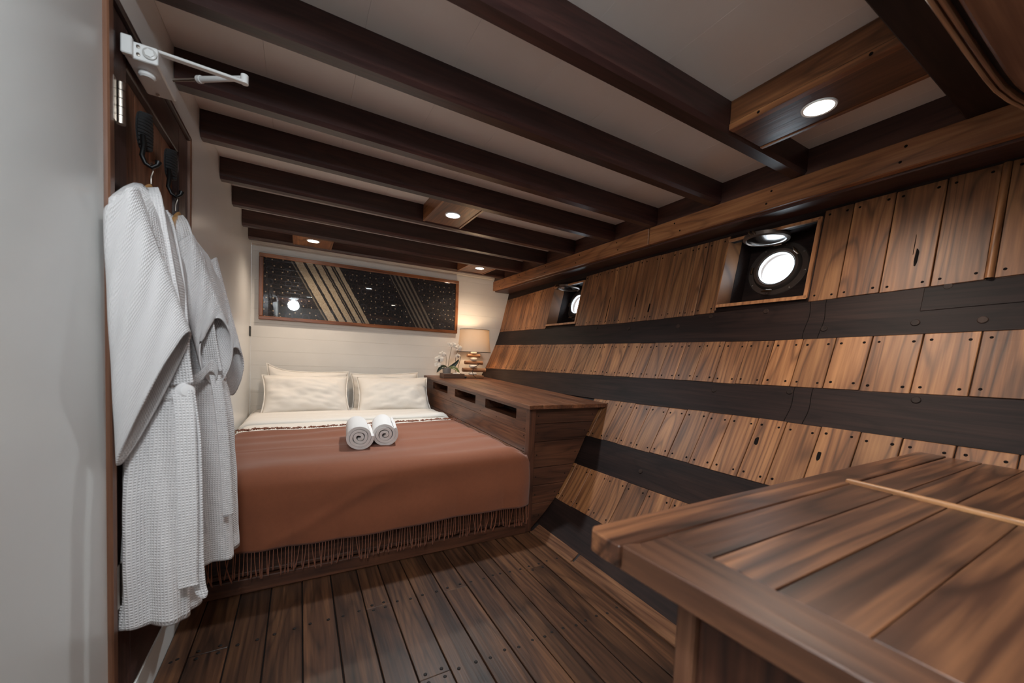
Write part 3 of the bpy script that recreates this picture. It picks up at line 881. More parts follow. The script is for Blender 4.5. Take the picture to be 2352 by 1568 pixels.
# front: slotted board, then plain boards
s1 = lambda y: ctz(y) - .150
slots = [(2.075, 2.54), (2.72, 3.175), (3.37, 3.81)]
s_lo = lambda y: ctz(y) - .090
s_hi = lambda y: ctz(y) - .024
fb = MB()
def addb(y0, y1, zlo, zhi, x0=CX, x1=CX + .022):
    V = []
    for x in (x0, x1):
        for y in (y0, y1): V.extend([(x, y, zlo(y)), (x, y, zhi(y))])
    fb.add(V, [(0, 1, 3, 2), (4, 6, 7, 5), (0, 4, 5, 1), (2, 3, 7, 6), (0, 2, 6, 4), (1, 5, 7, 3)])
addb(1.95, YB - .002, s_hi, ctz); addb(1.95, YB - .002, s1, s_lo)
ed = [1.95] + [v for p in slots for v in p] + [YB - .002]
for a, b_ in zip(ed[0::2], ed[1::2]): addb(a, b_, s_lo, s_hi)
fb.build('front_board', mt_cab, cab)
for a, b_ in slots:
    slab_y('slot_lining', CX + .022, CX + .16, a - .012, a, lambda y: s_lo(y) - .01, lambda y: s_hi(y) + .01, mt_cab)
    slab_y('slot_lining', CX + .022, CX + .16, b_, b_ + .012, lambda y: s_lo(y) - .01, lambda y: s_hi(y) + .01, mt_cab)
    slab_y('slot_lining', CX + .022, CX + .16, a, b_, lambda y: s_lo(y) - .012, s_lo, mt_cab)
    slab_y('slot_lining', CX + .022, CX + .16, a, b_, s_hi, lambda y: s_hi(y) + .012, mt_cab)
    slab_y('slot_lining', CX + .16, CX + .17, a - .012, b_ + .012, lambda y: s_lo(y) - .012, lambda y: s_hi(y) + .012, mt_dark)
prev = s1
for dz in (.275, .40, .53):
    lo = (lambda y, d=dz: ctz(y) - d)
    slab_y('front_board', CX, CX + .022, 1.95, YB - .002, lambda y, l=lo: l(y) + .0015, lambda y, p=prev: p(y) - .0015, mt_cab)
    prev = lo
for dz in (.13, .175, .255, .30, .385):
    z = ctz(1.965) - dz
    put_nail(CX, 1.972, z, cab, s=.8).matrix_parent_inverse = Matrix.Translation(-Vector(cab.location))
for y in (2.35, 2.62, 3.0, 3.28, 3.55):
    put_nail(CX, y, ctz(y) - .125, cab, s=.7).matrix_parent_inverse = Matrix.Translation(-Vector(cab.location))
MB().box(CX - .004, CX + .040, YF - .002, 1.95, 0, ctz(1.92)).build('corner_post', mt_cabz, cab, bev=.006, seg=2)
# side boards facing the floor, cut to the hull
zs = [0.012, .165, .275, .385, .545, .655, ctz(1.9)]
for k in range(len(zs) - 1):
    a, b_ = zs[k] + .0012, zs[k + 1] - .0012
    V = []
    for y in (YF + .012, YF + .034):
        for z in (a, (a + b_) / 2, b_): V += [(CX + .040, y, z), (hullX(z, YF) - .024 if True else 0, y, z)]
    F = []
    for j in range(2):
        F += [(j * 2, j * 2 + 1, j * 2 + 3, j * 2 + 2), (6 + j * 2, 8 + j * 2, 9 + j * 2, 7 + j * 2),
              (j * 2, j * 2 + 2, 8 + j * 2, 6 + j * 2), (j * 2 + 1, 7 + j * 2, 9 + j * 2, j * 2 + 3)]
    F += [(0, 6, 7, 1), (4, 5, 11, 10)]
    sb = MB().add(V, F).build('side_board', mt_cabx, cab, bev=.0018)
    for x in (CX + .065, hullX((a + b_) / 2, YF) - .06):
        nl = bpy.data.objects.new('nail', FNAIL); COL.objects.link(nl); nl.parent = sb
        nl.location = (x, YF + .0118, (a + b_) / 2); nl.rotation_euler = (radians(90), 0, 0); nl.scale = (.7, .7, 1)

# ------------------------------------------------------------------ bed
bed = empty('bed', (.4, YF, 0))
tag(bed, 'built-in double bed with dark wooden base and white mattress', 'bed')
MB().box(XL + .002, CX - .006, YF + .012, YF + .04, .07, .33).build('base_panel', mt_cabx, bed, bev=.002)
MB().box(XL + .002, CX + .0, YF - .006, YF + .03, 0, .066).build('plinth', mt_cabx, bed, bev=.005, seg=2)
MB().box(XL + .002, CX - .006, YF + .002, YF + .03, .074, .092).build('moulding', mt_cabx, bed, bev=.004, seg=2)
MB().box(XL + .01, CX - .008, YF + .04, YB - .01, .30, .485).build('mattress', mt_sheet, bed, bev=.04, seg=4, smooth=True)
BT = .497
# turned-down sheet
sh = empty('bed_sheet', (.4, 3.2, BT))
tag(sh, 'white cotton sheet turned down below the pillows', 'sheet')
def sheet_part(name, y0, y1, z0, thick, seed, roll=False):
    P = []; nx, ny = 60, 24
    for j in range(ny + 1):
        v = j / ny; row = []
        for i in range(nx + 1):
            u = i / nx
            x = XL + .012 + (CX - .012 - XL - .012) * u
            y = y0(u) + (y1(u) - y0(u)) * v
            e = min(u, 1 - u)
            z = z0 + .004 * snoise(u * 10, v * 4, seed) + .003 * sin(v * 19 + u * 5)
            if roll: z += .010 * max(0, 1 - ((v - .12) / .12) ** 2) - (.012 * (1 - v / .05) if v < .05 else 0)
            z -= .05 * max(0, 1 - e / .05) ** 2
            row.append((x, y, z))
        P.append(row)
    o = grid(name, P, mt_sheet, sh); solidify(o, thick); return o
sheet_part('sheet_body', lambda u: 2.735 + .15 * u, lambda u: 3.95, BT + .006, .01, 3)
sheet_part('sheet_fold', lambda u: 3.13 + .10 * u, lambda u: 3.62 + .02 * u, BT + .022, .012, 5, True)

# blanket
bl = empty('blanket', (.4, 2.3, BT))
tag(bl, 'rust brown woollen blanket with fringe spread over the foot of the bed', 'blanket')
def btop(u): return 2.79 + .15 * u + .008 * sin(u * 17)
def bl_point(u, v):
    """v 0 = upper fringe, 1 = hem"""
    yt = btop(u); rad = .085
    zt = BT + .024; yfoot = 1.872
    L1 = yt - (yfoot + rad); L2 = rad * pi / 2; hem = .190 - .012 * u + .006 * sin(u * 9 + 1)
    L3 = zt - rad - hem
    s = v * (L1 + L2 + L3)
    x = XL + .016 + (CX - .018 - XL - .016) * u
    wr = .0045 * snoise(u * 9, v * 9, 11) + .006 * math.exp(-((v - .42 - .05 * u) / .012) ** 2) * (0.6 + .4 * sin(u * 7 + 1)) + .0045 * max(0, sin(u * 6 - v * 9 + 1)) * sin(v * 26 + u * 14) + .0035 * sin(v * 40 + u * 3 + 2 * snoise(u * 3, v * 3, 4))
    dg = math.exp(-((u - .15 - (1 - v) * 1.6) / .035) ** 2) * .007 * (v > .5)
    if s < L1:
        p = (x, yt - s, zt + wr)
    elif s < L1 + L2:
        a = (s - L1) / rad
        p = (x, yfoot + rad - sin(a) * (rad + wr), zt - rad + cos(a) * (rad + wr))
    else:
        d_ = s - L1 - L2
        out = .012 * sin(u * 23 + 1.5 * sin(u * 5)) * min(1, d_ / .2)
        p = (x, yfoot - wr - dg - abs(out) * .8, zt - rad - d_)
    # right side slumps into the gap beside the cabinet and flares at the corner
    e = max(0, (u - .93) / .07)
    vv = max(0, v - .45)
    drop = .06 * e * e * (1 if s < L1 else max(0, 1 - (s - L1) / .2))
    x2 = p[0] + (.03 * min(1, vv * 4) * (u - .5) * 2 if u > .5 else 0) * (1 if p[1] < 1.9 else 0)
    e2 = max(0, 1 - u / .04)
    drop += .05 * e2 * e2 * (1 if s < L1 else 0)
    return (x2, p[1] + (.03 * e * e if p[1] < 1.9 else 0), p[2] - drop)
P = [[bl_point(i / 120, j / 110) for i in range(121)] for j in range(111)]
o = grid('cloth', P, mt_blanket, bl); solidify(o, .006, 1)
rf = random.Random(5)
fr = MB()
for k in range(118):
    u = (k + .5) / 118 + rf.uniform(-.0022, .0022)
    p = Vector(bl_point(min(max(u, .002), .998), 1.0))
    L_ = .105 + rf.uniform(-.02, .01); tilt = rf.uniform(-.22, .22) if rf.random() < .35 else rf.uniform(-.05, .05)
    m_ = [p + Vector((tilt * L_ * (t ** 1.5), -.004 * sin(t * 3) - rf.uniform(0, .003), -L_ * t)) for t in (0, .25, .5, .75, .95, 1.05)]
    m_ = [Vector((min(q.x, 1.232) , q.y, max(q.z, .068))) for q in m_]
    fr.tube(m_, [.0012, .0015, .0017, .0022, .0034, .0012], 5)
f_ = fr.build('fringe', mt_blanket, bl, smooth=True); f_['kind'] = 'stuff'
fr = MB()
for k in range(150):
    u = min(max((k + .5) / 150, .002), .998)
    p = Vector(bl_point(u, 0.0)); L_ = rf.uniform(.03, .07); a = rf.uniform(-1.2, 1.2)
    pts = [p + Vector((sin(a * t) * L_ * t, cos(a * t) * L_ * t, .003 + .007 * sin(t * 3.0) * rf.uniform(.3, 1.4) - .006 * t)) for t in (0, .33, .66, 1.0)]
    fr.tube([Vector((min(max(q.x, XL + .012), CX - .01), q.y, q.z + .004)) for q in pts], [.0026, .0032, .0042, .0024], 5)
f_ = fr.build('top_fringe', mt_blanket, bl, smooth=True); f_['kind'] = 'stuff'

# pillows
def pillow(label, c, w, h, t, lean, yaw, roll, seed, ear=0.0):
    root_m = Matrix.Translation(c) @ Matrix.Rotation(yaw, 4, 'Z') @ Matrix.Rotation(roll, 4, 'Y') @ Matrix.Rotation(lean, 4, 'X')
    n = 44; V = []; F = []
    for side in (1, -1):
        for j in range(n + 1):
            for i in range(n + 1):
                a, b_ = 2 * i / n - 1, 2 * j / n - 1
                fa = (1 - abs(a) ** 2.6) ** .62; fbv = (1 - abs(b_) ** 2.6) ** .62
                z = t * .5 * fa * fbv
                pin = 1 - .07 * (1 - abs(b_) ** 2) * abs(a) ** 3 
                pin2 = 1 - .10 * (1 - abs(a) ** 2) * abs(b_) ** 3
                x = a * w * .5 * pin; y = b_ * h * .5 * pin2
                edge_ = max(abs(a), abs(b_))
                wr = (.014 * snoise(a * 4 + b_ * 2, b_ * 5 - a, seed) + .011 * snoise(a * 9, b_ * 8 + a * 4, seed + 1)) * (1 - edge_ ** 6)
                cr = .010 * sin(9 * (a * .7 + b_) + 3 * snoise(a * 2, b_ * 2, seed + 3)) * max(0, edge_ - .35) * (1 - edge_ ** 8)
                z = z + wr + cr if z > .001 else 0
                if side < 0: z = -z * .8
                if ear and a < 0 and b_ > 0: y += ear * (abs(a) ** 4) * (b_ ** 4)
                V.append(root_m @ Vector((x, y, z + .012 * snoise(a * 2, b_ * 2, seed + 5))))
    S = (n + 1) ** 2
    for s_ in (0, 1):
        for j in range(n):
            for i in range(n):
                q = [s_ * S + j * (n + 1) + i, s_ * S + j * (n + 1) + i + 1, s_ * S + (j + 1) * (n + 1) + i + 1, s_ * S + (j + 1) * (n + 1) + i]
                F.append(tuple(q if s_ == 0 else q[::-1]))
    root = empty('pillow', (c[0], c[1], BT + .02))
    o = mobj('pillow_body', V, F, mt_pillow, root, smooth=True)
    bm = bmesh.new(); bm.from_mesh(o.data); bmesh.ops.remove_doubles(bm, verts=bm.verts, dist=1e-4); bm.to_mesh(o.data); bm.free()
    # flat sewn edge
    V = []; F = []
    per = [(-1 + 2 * k / 40, -1) for k in range(40)] + [(1, -1 + 2 * k / 40) for k in range(40)] + [(1 - 2 * k / 40, 1) for k in range(40)] + [(-1, 1 - 2 * k / 40) for k in range(40)]
    for (a, b_) in per:
        for g in (0.0, .009):
            pin = 1 - .07 * (1 - abs(b_) ** 2) * abs(a) ** 3; pin2 = 1 - .10 * (1 - abs(a) ** 2) * abs(b_) ** 3
            x = a * w * .5 * pin; y = b_ * h * .5 * pin2
            if ear and a < 0 and b_ > 0: y += ear * (abs(a) ** 4) * (b_ ** 4)
            x += (g if abs(a) == 1 else 0) * (1 if a > 0 else -1); y += (g if abs(b_) == 1 else 0) * (1 if b_ > 0 else -1)
            V.append(root_m @ Vector((x, y, .012 * snoise(a * 2, b_ * 2, seed + 5) + g * .5 * sin(17 * a + 13 * b_))))
    m_ = len(per)
    for k in range(m_):
        F.append((2 * k, 2 * k + 1, 2 * ((k + 1) % m_) + 1, 2 * ((k + 1) % m_)))
    e_ = mobj('sewn_edge', V, F, mt_pillow, root, smooth=True); solidify(e_, .003, 0)
    tag(root, label, 'pillow', 'white pillows at the head of the bed')
    return root
LEAN = radians(56)
pillow('white pillow propped against the wall behind the left front pillow', (.075, 3.945, .675), .66, .35, .12, radians(76), .02, .02, 21, .05)
pillow('white pillow propped against the wall behind the right front pillow', (.76, 3.945, .67), .64, .34, .12, radians(76), -.02, -.03, 22)
pillow('plump white pillow at front left of the bed by the wall', (.06, 3.765, .645), .67, .38, .20, LEAN, .03, .01, 23)
pillow('plump white pillow at front right of the bed beside the cabinet', (.805, 3.775, .645), .67, .38, .19, LEAN, -.05, .0, 24)

# rolled towels
def towel(label, c, yaw, r, L_, seed, fl):
    root = empty('rolled_towel', c)
    tag(root, label, 'towel', 'rolled towels on the blanket')
    # outer roll and a spiral sheet showing at the end
    n = 150; turns = 3.4; th = r / (turns + .35)
    nl = 14; P = []
    for j in range(nl + 1):
        v = j / nl; row = []
        endb = min(v, 1 - v) * nl
        for i in range(n + 1):
            a = i / n * turns * 2 * pi
            rad = .006 + (r - .006) * (i / n) ** .9
            sq = 1 - .012 * (endb < 1)
            xx = cos(a + fl) * rad * sq; zz = sin(a + fl) * rad * sq
            if zz < 0: zz *= .93
            xx += .002 * snoise(a * 2, v * 4, seed); zz += .002 * snoise(a * 2 + 9, v * 4, seed)
            y = (v - .5) * L_ + .006 * snoise(a * .9, 0, seed + 2) * (1 if v > .5 else -1) + (.004 * cos(a) if v < .1 else 0)
            q = Matrix.Rotation(yaw, 3, 'Z') @ Vector((xx, y, zz + r * .95))
            row.append(Vector(c) + q)
        P.append(row)
    o = grid('roll', P, mt_towel, root); solidify(o, th * .80, 0)
    b_ = o.modifiers.new('round', 'BEVEL'); b_.width = .003; b_.segments = 2; b_.limit_method = 'ANGLE'; b_.angle_limit = radians(60)
    return root
towel('white towel rolled up on the blanket, the left one of the pair', (.302, 2.345, BT + .022), radians(-5), .068, .36, 31, 3.9)
towel('white towel rolled up on the blanket, the right one of the pair', (.450, 2.385, BT + .022), radians(-8), .068, .36, 37, 4.4)

# ------------------------------------------------------------------ framed batik
pic = empty('framed_batik', (.6, YB - .02, 1.29))
tag(pic, 'long framed dark batik cloth with two bands of diagonal stripes behind glass', 'picture')
px0, px1, pz0, pz1 = -.325, 1.522, 1.29, 1.868
fwid = .032
MB().box(px0, px1, YB - .042, YB - .006, pz1 - fwid, pz1).build('frame_bar', mt_frame, pic, bev=.004)
MB().box(px0, px1, YB - .042, YB - .006, pz0, pz0 + fwid).build('frame_bar', mt_frame, pic, bev=.004)
MB().box(px0, px0 + fwid, YB - .042, YB - .006, pz0 + fwid, pz1 - fwid).build('frame_bar', mt_framez, pic, bev=.004)
MB().box(px1 - fwid, px1, YB - .042, YB - .006, pz0 + fwid, pz1 - fwid).build('frame_bar', mt_framez, pic, bev=.004)
def batik():
    m, nt, b = new_mat('batik_cloth'); L = nt.links.new
    tc = N(nt, 'ShaderNodeTexCoord'); sp = N(nt, 'ShaderNodeSeparateXYZ'); L(tc.outputs['Object'], sp.inputs[0])
    def math_(op, a, b_=None):
        n = N(nt, 'ShaderNodeMath', operation=op)
        for k, v in enumerate((a, b_)):
            if v is None: continue
            if isinstance(v, (int, float)): n.inputs[k].default_value = v
            else: L(v, n.inputs[k])
        return n.outputs[0]
    X, Z = sp.outputs[0], sp.outputs[2]
    vv = math_('DIVIDE', math_('SUBTRACT', pz1 - fwid, Z), pz1 - pz0 - 2 * fwid)      # 0 top .. 1 bottom
    nz = N(nt, 'ShaderNodeTexNoise'); nz.inputs['Scale'].default_value = 30; L(tc.outputs['Object'], nz.inputs['Vector'])
    wob = math_('MULTIPLY', math_('SUBTRACT', nz.outputs['Fac'], .5), .012)
    s = math_('ADD', math_('SUBTRACT', X, math_('MULTIPLY', vv, SKEW)), wob)
    # dotted dark ground
    co = N(nt, 'ShaderNodeTexVoronoi'); co.inputs['Scale'].default_value = 17; co.inputs['Randomness'].default_value = .55
    mp = N(nt, 'ShaderNodeCombineXYZ'); L(X, mp.inputs[0]); L(Z, mp.inputs[1]); L(mp.outputs[0], co.inputs['Vector'])
    for q_ in (co,): q_.voronoi_dimensions = '2D'
    dots = math_('LESS_THAN', co.outputs['Distance'], .10)
    v2 = N(nt, 'ShaderNodeTexVoronoi', feature='DISTANCE_TO_EDGE'); v2.voronoi_dimensions = '2D'; v2.inputs['Scale'].default_value = 26; L(mp.outputs[0], v2.inputs['Vector'])
    web = math_('LESS_THAN', v2.outputs['Distance'], .035)
    v3 = N(nt, 'ShaderNodeTexVoronoi', feature='F1'); v3.voronoi_dimensions = '2D'; v3.inputs['Scale'].default_value = 7.5; v3.inputs['Randomness'].default_value = .3; L(mp.outputs[0], v3.inputs['Vector'])
    ring = math_('LESS_THAN', math_('ABSOLUTE', math_('SUBTRACT', v3.outputs['Distance'], .2)), .03)
    def mix(fac, a, b_):
        n = N(nt, 'ShaderNodeMix', data_type='RGBA')
        if isinstance(fac, (int, float)): n.inputs[0].default_value = fac
        else: L(fac, n.inputs[0])
        for k, v in ((6, a), (7, b_)):
            if isinstance(v, tuple): n.inputs[k].default_value = v
            else: L(v, n.inputs[k])
        return n.outputs[2]
    c = mix(math_('MULTIPLY', web, .55), srgb(15, 16, 24), srgb(84, 62, 44))
    c = mix(math_('MULTIPLY', ring, .35), c, srgb(78, 80, 92))
    c = mix(math_('MULTIPLY', dots, .75), c, srgb(188, 166, 138))
    # bands
    def band(s0, s1, stops, cream, c):
        f = math_('DIVIDE', math_('SUBTRACT', s, s0), s1 - s0)
        inside = math_('MULTIPLY', math_('GREATER_THAN', f, 0), math_('LESS_THAN', f, 1))
        cr = N(nt, 'ShaderNodeValToRGB'); cr.color_ramp.interpolation = 'CONSTANT'
        els = cr.color_ramp.elements
        els[0].position = 0; els[0].color = (0, 0, 0, 1); els[1].position = .999; els[1].color = (0, 0, 0, 1)
        for p, v in stops:
            e = els.new(p); e.color = (v, v, v, 1)
        L(f, cr.inputs[0])
        sq = N(nt, 'ShaderNodeTexNoise'); sq.inputs['Scale'].default_value = 130; sq.inputs['Detail'].default_value = 2; sq.inputs['Distortion'].default_value = 1.5
        L(mp.outputs[0], sq.inputs['Vector'])
        sqc = math_('GREATER_THAN', sq.outputs['Fac'], .53)
        strip = mix(math_('MULTIPLY', sqc, .55), cream, srgb(120, 92, 62))
        bandc = mix(cr.outputs[0], srgb(24, 21, 24), strip)
        return mix(inside, c, bandc)
    c = band(S1[0], S1[1], [(.05, .35), (.08, 0), (.12, 1), (.27, 0), (.33, 1), (.45, 0), (.50, 1), (.62, 0), (.645, .5), (.66, 0), (.70, 1), (.80, 0), (.83, .5), (.85, 0), (.88, 1), (.965, 0)], srgb(178, 164, 142), c)
    c = band(S2[0], S2[1], [(.02, .6), (.08, 0), (.2, .6), (.30, 0), (.40, .7), (.5, 0), (.6, .6), (.7, 0), (.82, .6), (.92, 0)], srgb(138, 130, 120), c)
    L(c, b.inputs['Base Color']); b.inputs['Roughness'].default_value = .7
    return m
SKEW, S1, S2 = .29, (-.111, .325), (.771, .99)
box('print', px0 + fwid - .004, px1 - fwid + .004, YB - .020, YB - .008, pz0 + fwid - .004, pz1 - fwid + .004, batik(), pic, bev=0)
box('glass_pane', px0 + fwid - .003, px1 - fwid + .003, YB - .030, YB - .027, pz0 + fwid - .003, pz1 - fwid + .003, mt_pglass, pic, bev=0)

# ------------------------------------------------------------------ lamp
LX, LY = 1.635, 3.80
LZ = ctz(LY) + .024
lamp = empty('table_lamp', (LX, LY, LZ))
tag(lamp, 'lit table lamp of stacked driftwood and pebbles with linen shade', 'lamp')
MB().box(LX - .105, LX + .105, LY - .06, LY + .06, LZ, LZ + .028).build('base', mt_lampwood, lamp, bev=.006, seg=2)
def stone(x, z, a, h, b_=None):
    V = []; F = []; n, m_ = 20, 10
    prof = [(cos(-pi / 2 + pi * k / m_), sin(-pi / 2 + pi * k / m_)) for k in range(m_ + 1)]
    o = MB().lathe([(max(abs(p[0]) ** .8, .01), p[1]) for p in prof], (0, 0, 0), n)
    V = [(x + v[0] * a, LY + v[1] * (b_ or a * .7), z + v[2] * h) for v in o.V]
    MB().add(V, o.F).build('pebble', mt_stone, lamp, smooth=True)
def bar(x, z, w, r):
    pts = [(x - w + 2 * w * k / 6, LY + .003 * sin(k * 2), z + .002 * sin(k * 3.1)) for k in range(7)]
    MB().tube(pts, [r * (1 + .06 * sin(k * 2.3)) for k in range(7)], 12).build('driftwood_bar', mt_lampwood, lamp, smooth=True, angle=radians(60))
z = LZ + .028
stone(LX - .002, z + .017, .048, .018); z += .035
bar(LX + .01, z + .022, .132, .022); z += .044
stone(LX, z + .018, .050, .019); z += .036
bar(LX + .003, z + .020, .103, .020); z += .040
stone(LX + .002, z + .019, .040, .020); z += .038
bar(LX - .002, z + .017, .072, .017); z += .034
stone(LX, z + .014, .034, .015); z += .028
SZ0, SZ1 = 1.092, 1.33
MB().cyl((LX, LY, z - .004), (LX, LY, SZ0 + .09), .006, 10).build('socket', mt_brass, lamp, smooth=True)
bulb_m = emit('bulb_glow', (1.0, .70, .40), 14.0)
MB().lathe([(.008, 0), (.014, .012), (.026, .035), (.030, .055), (.022, .078), (.0005, .088)], (LX, LY, SZ0 + .06), 16).build('bulb', bulb_m, lamp, smooth=True)
Pq = []
for k in range(13):
    t = k / 12; rr = .184 + (.158 - .184) * t - .006 * sin(t * pi)
    Pq.append([(LX + cos(2 * pi * i / 64) * rr, LY + sin(2 * pi * i / 64) * rr * .95, SZ0 + (SZ1 - SZ0) * t) for i in range(64)])
o = grid('shade', Pq, mt_shade, lamp, closed_u=True)
for rr, zz in ((.184, SZ0), (.158, SZ1)):
    MB().tube([(LX + cos(2 * pi * i / 48) * rr, LY + sin(2 * pi * i / 48) * rr * .95, zz) for i in range(49)], .0022, 6, False).build('shade_wire', mt_cord, lamp, smooth=True)
ld = bpy.data.lights.new('bulb_light', 'POINT'); ld.energy = 5.0; ld.color = (1.0, .73, .46); ld.shadow_soft_size = .03
lo_ = bpy.data.objects.new('bulb_light', ld); link(lo_, lamp); lo_.location = (LX, LY, SZ0 + .165)
MB().tube([(LX + .035, LY - .03, LZ + .16), (LX + .03, LY - .075, LZ + .145), (LX - .03, LY - .085, LZ + .115), (LX - .045, LY - .085, LZ + .07), (LX - .03, LY - .08, LZ + .03), (LX + .0, LY - .095, LZ + .003), (LX + .03, LY - .13, LZ + .003)], .003, 8).build('cord', mt_cord, lamp, smooth=True)
plug = MB().box(LX - .165, LX - .12, LY - .12, LY - .07, LZ - .001, LZ + .022).box(LX - .15, LX - .135, LY - .07, LY - .05, LZ + .004, LZ + .016).build('power_adapter', mt_black, bev=.004)
tag(plug, 'small black power adapter between the tray and the lamp base', 'adapter')

# ------------------------------------------------------------------ tray, orchid, sticks, napkin
TX0, TX1, TY0, TY1 = 1.262, 1.485, 3.665, 3.80
TZ = ctz(3.73) + .0245
tr = empty('wooden_tray', ((TX0 + TX1) / 2, (TY0 + TY1) / 2, TZ))
tag(tr, 'small shallow wooden tray on the cabinet beside the lamp', 'tray')
MB().box(TX0, TX1, TY0, TY1, TZ, TZ + .008).build('bottom', mt_tray, tr, bev=.001)
for a in ((TX0, TX1, TY0, TY0 + .010), (TX0, TX1, TY1 - .010, TY1)):
    MB().box(a[0], a[1], a[2], a[3], TZ + .008, TZ + .048).build('side', mt_tray, tr, bev=.002)
for a in ((TX0, TX0 + .010), (TX1 - .010, TX1)):
    MB().box(a[0], a[1], TY0 + .010, TY1 - .010, TZ + .008, TZ + .048).build('side', mt_tray, tr, bev=.002)
OX, OY, OZ = 1.318, 3.745, TZ + .0085
orc = empty('potted_orchid', (OX, OY, OZ))
tag(orc, 'white orchid in a small grey pot standing on the tray', 'plant')
MB().lathe([(.034, 0), (.036, .004), (.046, .092), (.049, .096), (.045, .098), (.042, .085), (.0005, .082)], (OX, OY, OZ), 28).build('pot', mt_pot, orc, smooth=True)
MB().lathe([(.042, .078), (.035, .088), (.02, .092), (.0005, .09)], (OX, OY, OZ), 20).build('soil', mt_soil, orc, smooth=True)
def leaf(pts, w, mat):
    pts = [Vector(p) for p in pts]; n = 12; rows = []
    for k in range(n + 1):
        t = k / n
        # quadratic bezier
        p = pts[0] * (1 - t) ** 2 + pts[1] * 2 * t * (1 - t) + pts[2] * t * t
        d = ((pts[1] - pts[0]) * (1 - t) + (pts[2] - pts[1]) * t).normalized()
        side = d.cross(Vector((0.25, -.8, .45))).normalized()
        ww = w * (sin(pi * (t * .86 + .1)) ** .7) * (1 if t < .999 else .3)
        nrm = side.cross(d)
        rows.append([p - side * ww + nrm * ww * .25, p - side * ww * .5, p - nrm * ww * .12, p + side * ww * .5, p + side * ww + nrm * ww * .25])
    o = grid('leaf', rows, mat, orc); solidify(o, .002, 0)
zp = OZ + .092
leaf([(OX, OY - .01, zp), (OX - .06, OY - .03, zp + .045), (OX - .118, OY - .04, zp - .045)], .019, mt_leaf)
leaf([(OX + .01, OY - .005, zp), (OX + .07, OY - .02, zp + .015), (OX + .118, OY - .03, zp + .095)], .019, mt_leaf)
leaf([(OX + .015, OY - .02, zp), (OX + .06, OY - .055, zp + .025), (OX + .115, OY - .065, zp - .042)], .022, mt_leafg)
leaf([(OX + .0, OY + .01, zp), (OX - .03, OY + .05, zp + .03), (OX - .05, OY + .08, zp + .0)], .02, mt_leaf)
stems = [[(OX - .012, OY, zp - .01), (OX - .010, OY - .005, zp + .09), (OX - .018, OY - .01, zp + .13), (OX - .038, OY - .012, zp + .152), (OX - .075, OY - .015, zp + .145), (OX - .095, OY - .02, zp + .11)],
         [(OX + .008, OY, zp - .01), (OX + .025, OY, zp + .11), (OX + .043, OY - .003, zp + .215), (OX + .05, OY - .006, zp + .24), (OX + .078, OY - .012, zp + .225), (OX + .098, OY - .02, zp + .18), (OX + .095, OY - .022, zp + .14)]]
for s_ in stems:
    MB().tube(s_, .0022, 7).build('stem', mt_stem, orc, smooth=True)
def flower(c, ang, sz, lip=True):
    c = Vector(c); d = Vector((sin(ang) * .8, -1, .1)).normalized()
    a = d.cross(Vector((0, 0, 1))).normalized(); b_ = a.cross(d)
    fl_ = empty('flower_tmp', (0, 0, 0)); bpy.data.objects.remove(fl_)
    m_ = MB()
    for k, (th, l_, w_) in enumerate(((90, 1, .34), (210, .95, .32), (330, .95, .32), (18, 1.05, .58), (162, 1.05, .58))):
        t0 = radians(th); e1 = a * cos(t0) + b_ * sin(t0); e2 = -a * sin(t0) + b_ * cos(t0)
        rows = []
        for r_ in range(7):
            t = r_ / 6; ww = w_ * sz * sin(pi * min(.96, .08 + t * .9)) ** .7
            for q in (-1, -.5, 0, .5, 1):
                rows.append(c + e1 * (l_ * sz * t) + e2 * ww * q + d * (sz * (.18 * sin(t * 2.2) - .12 * q * q + .03 * k)))
        F = [(r_ * 5 + q, r_ * 5 + q + 1, r_ * 5 + q + 6, r_ * 5 + q + 5) for r_ in range(6) for q in range(4)]
        m_.add(rows, F)
    o = mobj('flower', m_.V, m_.F, mt_petal, orc, smooth=True)
    if lip:
        MB().tube([c + d * sz * .15 + b_ * sz * .05, c + d * sz * .45 - b_ * sz * .12, c + d * sz * .4 - b_ * sz * .45, c + d * sz * .55 - b_ * sz * .62], [sz * .12, sz * .17, sz * .14, sz * .04], 8).build('flower_lip', mt_lip, o, smooth=True)
flower((OX - .095, OY - .03, zp + .085), -.4, .044)
flower((OX - .060, OY - .02, zp + .135), .1, .038, False)
flower((OX - .105, OY - .025, zp + .030), -.7, .034, False)
flower((OX + .050, OY - .02, zp + .235), .0, .036, False)
flower((OX + .105, OY - .03, zp + .205), .5, .046, False)
flower((OX + .100, OY - .03, zp + .125), .2, .030)
flower((OX + .012, OY - .015, zp + .245), -.2, .022, False)
for i, (p, q) in enumerate((((1.418, 3.755, TZ + .009), (1.415, 3.762, TZ + .215)), ((1.418, 3.752, TZ + .009), (1.468, 3.745, TZ + .225)))):
    s_ = MB().tube([p, tuple(a + (b_ - a) * .5 + .001 for a, b_ in zip(p, q)), q], .0025, 7).build('incense_stick', mt_reed, smooth=True)
    tag(s_, ('upright thin dark incense stick' if i == 0 else 'slanting thin dark incense stick leaning toward the lamp') + ' in the tray', 'stick')
rows = []
for j in range(13):
    t = j / 12; row = []
    for i in range(13):
        u = i / 12
        row.append((1.335 + .115 * u, TY0 + .02 + .05 * t, TZ + .012 + (.046 * sin(pi * min(1, t * 1.1)) ** .6) * (.25 + .9 * u ** .7 * (1.02 - u) ** .35 * 1.3) + .012 * u))
    rows.append(row)
nap = grid('folded_napkin', rows, mt_sheet); solidify(nap, .004)
tag(nap, 'white folded napkin lying across the front of the tray', 'napkin')

# ------------------------------------------------------------------ desk at lower right
DZ = .80; DXF, DYB = .382, .432
dk = empty('wooden_desk', (DXF, DYB, 0))
tag(dk, 'large wooden desk with a wide plank top and cut corner at lower right', 'desk')
TH = .032
